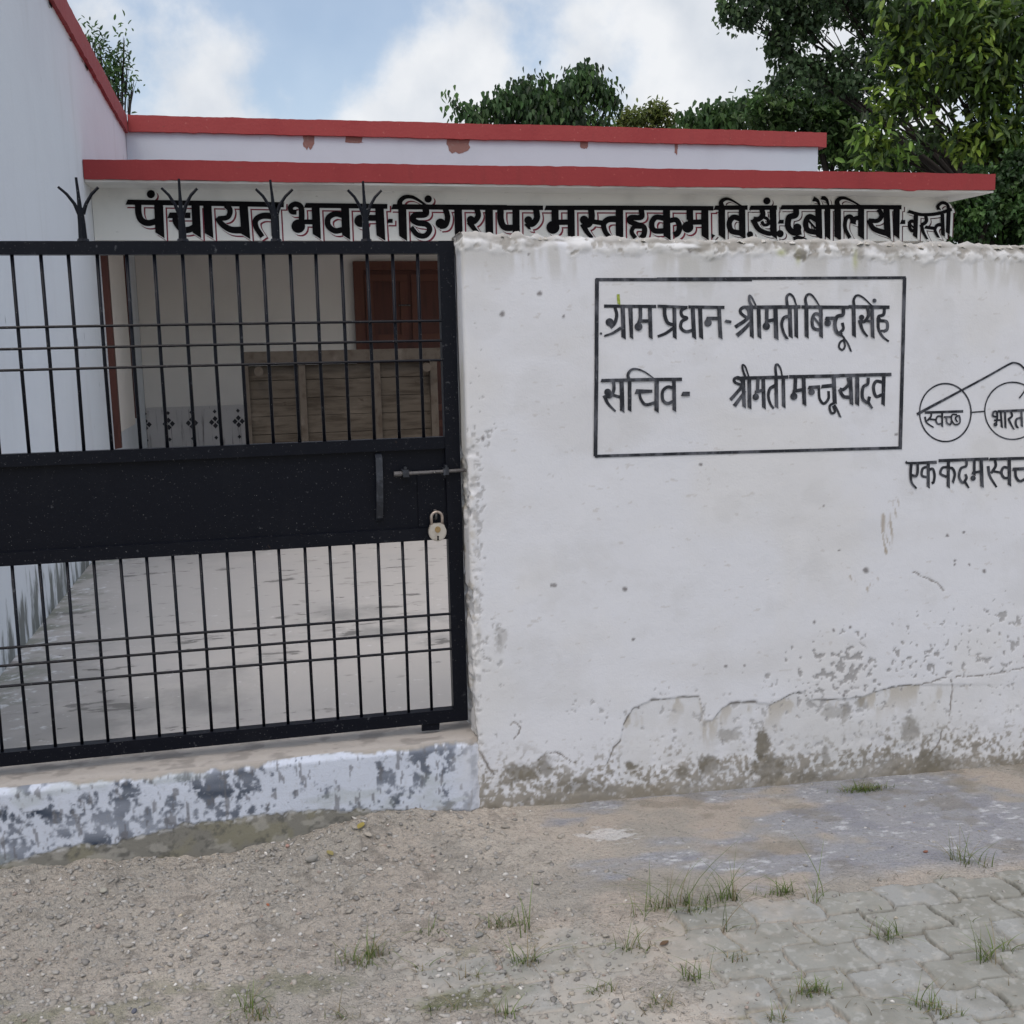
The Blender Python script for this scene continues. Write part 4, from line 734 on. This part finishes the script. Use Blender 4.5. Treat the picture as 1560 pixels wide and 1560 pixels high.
b = MB(); b.prism([(PLX+.0035*math.cos(a), PLZ-.0145+.0035*math.sin(a)) for a in a_], PLY-.0122, PLY-.0117); b.prism([(PLX-.0022, PLZ-.017), (PLX-.0035, PLZ-.026), (PLX+.0035, PLZ-.026), (PLX+.0022, PLZ-.017)], PLY-.0122, PLY-.0117); b.build('keyhole', 'hole', body)

# ------------------------------------------------------------------ gravel, stones, grass, litter
ICO = None
def ico():
    t = (1+5**.5)/2; V = np.array([(-1, t, 0), (1, t, 0), (-1, -t, 0), (1, -t, 0), (0, -1, t), (0, 1, t), (0, -1, -t), (0, 1, -t), (t, 0, -1), (t, 0, 1), (-t, 0, -1), (-t, 0, 1)])/math.sqrt(1+t*t)
    F = np.array([(0, 11, 5), (0, 5, 1), (0, 1, 7), (0, 7, 10), (0, 10, 11), (1, 5, 9), (5, 11, 4), (11, 10, 2), (10, 7, 6), (7, 1, 8), (3, 9, 4), (3, 4, 2), (3, 2, 6), (3, 6, 8), (3, 8, 9), (4, 9, 5), (2, 4, 11), (6, 2, 10), (8, 6, 7), (9, 8, 1)])
    return V, F
IV, IF = ico()
def pebble(c, r, flat=.6, ang=None):
    v = IV*(1+RNG.uniform(-.45, .40, (12, 1))); v = v*np.array([r*RNG.uniform(.8, 1.5), r*RNG.uniform(.6, 1.0), r*flat])
    a = RNG.uniform(0, 6.28) if ang is None else ang; ca, sa = math.cos(a), math.sin(a); tl = RNG.uniform(-.3, .3)
    v = np.stack([v[:, 0]*ca-v[:, 1]*sa, v[:, 0]*sa+v[:, 1]*ca, v[:, 2]+tl*v[:, 0]], 1)
    return v+np.asarray(c)
def gravel():
    V = []; F = []; C = []; nb = 0
    tones = [(.29, .28, .26), (.33, .315, .29), (.225, .215, .20), (.42, .405, .38), (.58, .56, .53), (.31, .255, .22), (.36, .325, .275)]
    k = 0
    while k < 17000:
        x = RNG.uniform(-1.0, 2.3); y = RNG.uniform(-1.45, -.01)
        dens = .95*float(ss(.95, .1, np.array(x+.35*y+.25*(fbm(np.array([x*3]), np.array([y*3]), 3, 601)[0]-.5)*2)))+.07
        if RNG.random() > dens: continue
        k += 1
        r = .0012+.0085*RNG.random()**5.0
        if x > .8: r *= .7
        t = np.array(tones[RNG.choice(7, p=[.36, .26, .2, .08, .025, .04, .035])])*RNG.uniform(.8, 1.15)
        V.append(pebble((x, y, GZ(x, y)+r*.15), r)); F.append(IF+nb); C.append(np.repeat(t[None], 12, 0)); nb += 12
    for k in range(420):                                 # clods of dried soil
        x = RNG.uniform(-1.0, .95); y = RNG.uniform(-1.4, -.02); r = RNG.uniform(.004, .013)
        t = np.array([.315, .292, .257])*RNG.uniform(.8, 1.05); V.append(pebble((x, y, GZ(x, y)+r*.05), r, .5)); F.append(IF+nb); C.append(np.repeat(t[None], 12, 0)); nb += 12
    o = mesh('gravel', np.vstack(V), np.vstack(F), 'stone', col=np.vstack(C)); o['kind'] = 'stuff'
    tag(o, 'loose grey gravel and grit scattered over the sandy ground by the step', 'gravel')
gravel()
STN = [((475, 1312), .026, (.25, .24, .22), 'flat grey stone lump on the gravel below the gate, the largest one'), ((158, 1358), .014, (.30, .29, .25), 'greenish grey stone chip lying alone in the gravel at the left'), ((561, 1276), .016, (.33, .30, .26), 'rounded grey stone at the foot of the doorstep near the wall corner'),
       ((578, 1326), .010, (.50, .48, .44), 'pale rounded pebble on the gravel below the wall corner'), ((671, 1302), .009, (.12, .115, .115), 'small dark pebble on the sand under the wall corner'), ((205, 1542), .010, (.10, .105, .13), 'dark bluish pebble at the bottom edge of the gravel'),
       ((275, 1396), .008, (.58, .50, .37), 'cream coloured stone chip in the middle of the gravel'), ((408, 1380), .008, (.30, .11, .06), 'small reddish brown brick chip on the gravel'), ((315, 1427), .009, (.15, .155, .16), 'dark slate chip on the open gravel below the brick chip'), ((438, 1290), .010, (.36, .22, .18), 'reddish stone on the gravel mound by the step'),
       ((700, 1330), .006, (.62, .60, .57), 'small white pebble on the bare sand under the wall'), ((1410, 1299), .010, (.22, .10, .07), 'reddish brown brick chip on the cement apron near the pavers'), ((730, 1427), .013, (.20, .20, .19), 'dark flat stone chip on the sand beside the grass tufts')]
for (px, py), r, c, lab in STN:
    p = onZ(float(px), float(py), .0)
    for _ in range(4): p = onZ(float(px), float(py), GZ(p[0], p[1]))
    V = pebble((p[0], p[1], GZ(p[0], p[1])+r*.35), r, .62, .4 if 'flat' in lab else None)
    b2 = mesh('stone', V, IF, 'stone', col=np.repeat((np.array(c))[None], 12, 0)); md = b2.modifiers.new('s', 'SUBSURF'); md.levels = md.render_levels = 1
    tag(b2, lab, 'stone')
TUFT = [(1040, 1378, 60, 10, 1.0), (1012, 1385, 40, 12, .8), (1110, 1370, 50, 14, 1.0), (1082, 1375, 70, 4, 1.0), (1060, 1388, 30, 16, .9), (1190, 1362, 22, 22, 1), (1238, 1372, 52, 5, .7), (1102, 1418, 40, 3, .4), (1352, 1428, 32, 14, .9), (1455, 1312, 48, 6, .7), (1478, 1316, 42, 7, .7), (1500, 1322, 30, 4, .7),
        (1500, 1465, 45, 9, 1), (1530, 1448, 24, 8, .9), (1412, 1535, 30, 16, .9), (1440, 1550, 20, 12, .8), (1225, 1515, 24, 16, .8), (1245, 1512, 20, 14, .8), (1057, 1492, 26, 12, 1), (1125, 1462, 24, 6, .8), (650, 1426, 24, 6, .9), (768, 1412, 26, 22, .8), (800, 1420, 48, 5, .8), (798, 1468, 34, 13, .9), (545, 1465, 26, 12, .8), (570, 1458, 28, 14, .8), (555, 1472, 20, 10, .7),
        (670, 1540, 28, 8, .7), (725, 1490, 20, 5, .4), (955, 1448, 28, 10, .8), (985, 1446, 20, 6, .7), (920, 1512, 18, 12, .7), (525, 1552, 22, 5, .4), (380, 1540, 34, 8, .9), (390, 1552, 20, 14, .6), (1310, 1204, 12, 40, .9), (1330, 1203, 12, 30, .9), (1290, 1206, 8, 16, .8), (965, 1395, 26, 6, .6), (1005, 1530, 20, 14, .7), (770, 1545, 22, 10, .6), (1180, 1555, 20, 10, .6), (640, 1478, 14, 6, .5), (1440, 905, 0, 0, 0)]
def grass():
    V = []; F = []; C = []; nb = 0
    def blade(p, h, a, lean, wd, c):
        nonlocal nb
        d = np.array([math.cos(a), math.sin(a), 0]); s = np.array([-d[1], d[0], 0]); n = 5
        for i in range(n+1):
            t = i/n; q = p+d*lean*h*t**1.8+np.array([0, 0, 1])*h*(t-.35*min(lean, 1.4)*t*t); w_ = wd*(1-t)**.7*.5
            V.append(q+s*w_); V.append(q-s*w_); C.append(c*(.75+.4*t)); C.append(c*(.75+.4*t))
        for i in range(n): F.append((nb+2*i, nb+2*i+1, nb+2*i+3, nb+2*i+2))
        nb += 2*(n+1)
    for px, py, hp, n, g in TUFT:
        if n == 0: continue
        p0 = onZ(float(px), float(py), -.01)
        for _ in range(4): p0 = onZ(float(px), float(py), GZ(p0[0], p0[1]))
        hm = hp/1650*np.linalg.norm(p0-CAM)*1.3
        for k in range(int(n*2.6)):
            x = p0[0]+RNG.normal(0, .012+.0007*n); y = p0[1]+RNG.normal(0, .010)
            green = np.array([.105, .150, .036])*RNG.uniform(.7, 1.35); dry = np.array([.24, .20, .12])*RNG.uniform(.7, 1.2)
            c = green if RNG.random() < g*.85 else dry
            hh = hm*RNG.uniform(.3, 1.1) if k else hm*1.15
            blade(np.array([x, y, GZ(x, y)-.002]), hh, RNG.uniform(0, 6.28), RNG.uniform(.1, 1.0) if k % 2 else RNG.uniform(1.0, 2.1), RNG.uniform(.0016, .0036), c)
    for k in range(420):                                 # short dry litter and sprouts in the joints
        x = RNG.uniform(.1, 2.2); y = RNG.uniform(-1.5, -.7); c = np.array([.20, .165, .10])*RNG.uniform(.5, 1.3)
        if RNG.random() < .4: c = np.array([.10, .12, .04])*RNG.uniform(.7, 1.2)
        blade(np.array([x, y, GZ(x, y)]), RNG.uniform(.006, .022), RNG.uniform(0, 6.28), RNG.uniform(1.2, 2.6), RNG.uniform(.0015, .003), c)
    f = np.array(F); o = mesh('grass', np.array(V), f, 'grassm', col=np.array(C), smooth=True); o['kind'] = 'stuff'
    tag(o, 'thin green grass tufts growing between the half buried pavers', 'grass')
grass()

def dry_leaf(px, py, L, a, c, lab):
    p = onZ(float(px), float(py), 0.)
    for _ in range(4): p = onZ(float(px), float(py), GZ(p[0], p[1]))
    d = np.array([math.cos(a), math.sin(a), 0]); q = np.array([-d[1], d[0], 0]); V = []; n = 7; F = []
    for i in range(n+1):
        t = i/n; w_ = L*.26*math.sin(math.pi*min(1, t*.96+.02))**.8; z = GZ(p[0], p[1])+.004+.012*(t-.4)**2*L/.04
        for k in (-1, 0, 1): V.append(np.array([p[0], p[1], z+abs(k)*w_*.45])+d*L*(t-.5)+q*k*w_)
    for i in range(n):
        for k in (0, 1): F.append((i*3+k, i*3+k+1, i*3+k+4, i*3+k+3))
    o = mesh('dry_leaf', V, F, 'leaf', col=np.repeat(np.array(c)[None], len(V), 0), smooth=True); tag(o, lab, 'leaf', None)
dry_leaf(550, 1262, .042, 1.1, (.42, .34, .10), 'yellow fallen leaf at the foot of the doorstep near the wall corner')
dry_leaf(503, 1302, .036, 2.0, (.45, .38, .16), 'pale yellow fallen leaf on the gravel beside the largest stone lump')
dry_leaf(1012, 1440, .030, .4, (.16, .10, .06), 'brown dry leaf lying between the grass tufts on the pavers')

# ------------------------------------------------------------------ trees
def leaf_mesh(name, parent, P, D, L, Wd, C, bend=.25, heart=False, m='leaf'):
    """P base points, D leaf directions, L lengths, Wd widths, C colours"""
    n = len(P); D = D/np.linalg.norm(D, axis=1)[:, None]
    up = RNG.normal(0, 1, (n, 3))*.55+np.array([0, -.35, .8]); S = np.cross(D, up); S /= np.linalg.norm(S, axis=1)[:, None]+1e-9; N = np.cross(S, D)
    l = L[:, None]; w_ = Wd[:, None]
    k1, k2 = (.22, .55) if heart else (.28, .68); a1, a2 = (.52, .38) if heart else (.44, .42)
    fold = .18
    v = [P, P+D*l*k1+S*w_*a1+N*w_*fold, P+D*l*k2+S*w_*a2-N*l*bend*.25+N*w_*fold*.8, P+D*l-N*l*bend, P+D*l*k2-S*w_*a2-N*l*bend*.25+N*w_*fold*.8, P+D*l*k1-S*w_*a1+N*w_*fold]
    V = np.stack(v, 1).reshape(-1, 3); b_ = np.arange(n)[:, None]*6
    F = np.concatenate([b_+np.array([[0, 1, 2, 3]]), b_+np.array([[0, 3, 4, 5]])], 0)
    return mesh(name, V, F, m, parent, col=np.repeat(C, 6, 0), smooth=False)
def crown(lobes, Y, per, leaf, ratio, pal, droop=.5, spread=1.0, clump=26, cr=1.0, depth=1.0):
    """lobes in photo pixels on the plane at Y; each fills an ellipsoid with twigs of leaves"""
    P = []; D = []; C = []; ends = []
    for lo in lobes:
        px, py, rx, ry = lo[:4]; dn_ = lo[4] if len(lo) > 4 else 1.0; yy = Y+(lo[5] if len(lo) > 5 else 0)
        c = onY(float(px), float(py), yy); sc = np.linalg.norm(c-CAM)/FPX; r = np.array([rx*sc, (rx+ry)*.5*sc*depth, ry*sc])
        nc = max(2, int(per*dn_*(rx*ry)/900)); ends.append((c, r))
        for k in range(nc):
            q = RNG.normal(0, 1, 3); q /= np.linalg.norm(q); cc = c+q*r*(RNG.random()**.45)
            tone = RNG.random(); base = np.array(pal[RNG.integers(len(pal))])*(.5+.95*tone); out = q*np.array([1, 1, .6])
            for j in range(clump):
                o = RNG.normal(0, 1, 3)*leaf*1.15*cr
                P.append(cc+o*.62); dd = out*.25+RNG.normal(0, .55, 3)*spread+np.array([0, 0, -droop]); D.append(dd); C.append(base*RNG.uniform(.7, 1.3))
    P = np.array(P); D = np.array(D); C = np.array(C); n = len(P); L = leaf*RNG.uniform(.7, 1.25, n)
    return (P, D, L, L*ratio, C), ends
def tree(name, label, foot, lobes, Y, per, leaf, ratio, pal, trad=.14, group=None, heart=False, **k):
    t = empty(name, foot, label, 'tree' if 'tree' in name else 'plant', group)
    lv, ends = crown(lobes, Y, per, leaf, ratio, pal, **k)
    leaf_mesh('crown', t, *lv, heart=heart)
    b = MB(); f = Vector(foot); top = sum((Vector(c) for c, r in ends), Vector())/len(ends); fork = f.lerp(Vector((top.x*.6+f.x*.4, top.y*.6+f.y*.4, top.z)), .62)
    n = 7; b.tube([f.lerp(fork, i/n)+Vector((random.uniform(-1, 1), random.uniform(-1, 1), 0))*trad*.35*(0 < i < n) for i in range(n+1)], [trad*(1.25-.6*i/n) for i in range(n+1)], 10)
    for c, r in ends:
        c = Vector(c); m1 = fork.lerp(c, .5)+Vector((random.uniform(-1, 1), random.uniform(-1, 1), .3))*trad*1.2
        b.tube([fork, fork.lerp(m1, .5)+Vector((random.uniform(-1, 1), random.uniform(-1, 1), random.uniform(-1, 1)))*trad*.5, m1, m1.lerp(c, .6)+Vector((0, 0, trad*.4)), c], [trad*.55, trad*.42, trad*.3, trad*.2, trad*.08], 7)
        for _ in range(4):
            e = c+Vector([random.uniform(-.8, .8)*x for x in r]); s_ = m1.lerp(c, random.uniform(.3, .8)); b.tube([s_, s_.lerp(e, .5)+Vector((0, 0, .03)), e], [trad*.14, trad*.09, trad*.03], 5)
    b.build('trunk', 'bark', t, smooth=True)
    return t
DG = [(.055, .112, .032), (.072, .135, .038), (.042, .085, .028)]
PEE = [(.052, .092, .038), (.068, .115, .042), (.042, .074, .034)]
MAN = [(.12, .21, .034), (.17, .25, .036), (.085, .15, .03), (.045, .08, .024), (.04, .07, .024)]
YEL = [(.13, .15, .035), (.10, .13, .03)]
MID = [(.058, .115, .032), (.08, .14, .036), (.045, .085, .028)]
tree('broadleaf_tree', 'dark green drooping tree rising alone above the middle of the roof', (*onY(830., 190., 15.)[:2], -.1),
     [(884, 112, 24, 10), (905, 128, 20, 12), (870, 135, 24, 16), (915, 148, 24, 14), (858, 158, 28, 20), (802, 134, 22, 10), (790, 152, 22, 14), (765, 158, 22, 12), (738, 162, 24, 8), (712, 168, 18, 7), (690, 152, 10, 5, .8), (722, 182, 30, 8), (800, 172, 24, 10, .6), (868, 182, 40, 9), (828, 122, 6, 7), (835, 148, 14, 12, .8), (764, 138, 8, 8), (934, 150, 9, 8), (912, 184, 20, 7, .8), (770, 182, 14, 6, .5), (826, 150, 24, 20), (812, 174, 34, 13), (845, 180, 30, 12)],
     15., 42, .125, .50, [(.055, .112, .034), (.075, .14, .040), (.042, .085, .030), (.032, .062, .026)], trad=.08, droop=1.5, spread=.7, heart=True, clump=15)
tree('bushy_tree', 'yellowish green small-leaved tree just right of the drooping tree above the roof', (*onY(985., 185., 20.)[:2], -.1),
     [(975, 180, 34, 12), (1000, 174, 18, 13), (950, 186, 18, 8), (1015, 186, 20, 8)], 20., 60, .13, .35, YEL, trad=.10, droop=.1, clump=22)
tree('bushy_tree', 'dark low tree with drooping leaves between the yellowish tree and the big peepal tree', (*onY(1100., 185., 18.)[:2], -.1),
     [(1060, 186, 34, 9), (1100, 172, 26, 14), (1135, 160, 22, 14), (1120, 182, 40, 12), (1085, 178, 12, 10)], 18., 34, .17, .5, DG, trad=.10, droop=.9, spread=.7, heart=True, clump=20)
tree('bushy_tree', 'mid green dense tree behind the right end of the upper roof', (*onY(1260., 200., 15.5)[:2], -.1),
     [(1185, 168, 42, 26), (1235, 152, 40, 20), (1280, 176, 44, 36), (1235, 185, 50, 22), (1285, 222, 40, 34), (1330, 240, 50, 24), (1170, 190, 30, 10), (1400, 235, 60, 28), (1470, 245, 60, 30)], 15.5, 34, .12, .5, MID, trad=.14, droop=.3, clump=26)
tree('peepal_tree', 'large dark peepal tree leaning in from the top right with sky showing through', (*onY(1590., 250., 13.)[:2], -.1),
     [(1180, 2, 74, 26), (1225, 32, 56, 26), (1130, 22, 30, 18, .9), (1190, 66, 32, 20, .8), (1206, 102, 40, 28, .8), (1290, 108, 58, 30, .7), (1255, 128, 80, 16, .8), (1330, 78, 34, 26, .5), (1310, 4, 60, 24), (1380, 36, 70, 40, .8), (1250, -50, 150, 50, .6), (1430, 100, 70, 60, .8), (1520, 60, 70, 80, .8)], 13., 26, .088, .74, PEE, trad=.085, droop=.7, heart=True, clump=24, cr=1.15)
tree('mango_tree', 'bright green large-leaved tree hanging in front of the peepal tree at the right edge', (*onY(1690., 300., 10.6)[:2], -.1),
     [(1450, 14, 110, 28), (1500, 70, 70, 44), (1372, 86, 26, 26, .9), (1378, 140, 34, 32, .9), (1345, 180, 20, 20, .7), (1440, 118, 50, 34, .8), (1530, 140, 50, 44), (1318, 218, 26, 26, .8), (1352, 228, 26, 16, .8), (1548, 40, 50, 50), (1400, 40, 46, 28, .8), (1460, 200, 60, 26, .8), (1530, 215, 50, 30)], 10., 19, .165, .36, MAN, trad=.07, droop=.4, spread=1.15, clump=13, cr=.9)
tree('ivy_covered_tree', 'tree trunk thickly covered with green creeper beyond the right end of the hall', (*onY(1512., 330., 9.4)[:2], -.1),
     [(1480, 335, 34, 44), (1530, 310, 36, 50), (1565, 340, 40, 50), (1490, 280, 30, 24), (1450, 330, 24, 40), (1560, 270, 40, 40), (1620, 310, 50, 70)], 9.4, 50, .07, .7, [(.045, .10, .028), (.06, .12, .03), (.03, .065, .022)], trad=.2, droop=.6, heart=True, clump=24)
tree('slender_tree', 'young small-leaved tree showing above the coping of the side wing at the upper left', (*onY(165., 130., 12.6)[:2], -.1),
     [(134, 56, 8, 10), (144, 74, 10, 12), (150, 62, 4, 6), (160, 100, 14, 14), (172, 118, 16, 14), (184, 140, 10, 16), (189, 58, 3, 14), (184, 84, 8, 12), (193, 100, 8, 5), (204, 122, 9, 2.5), (176, 96, 10, 10), (150, 120, 20, 24), (196, 144, 6, 4)], 12.6, 60, .075, .40, DG, trad=.05, droop=-.6, spread=.9, clump=8, cr=1.5)
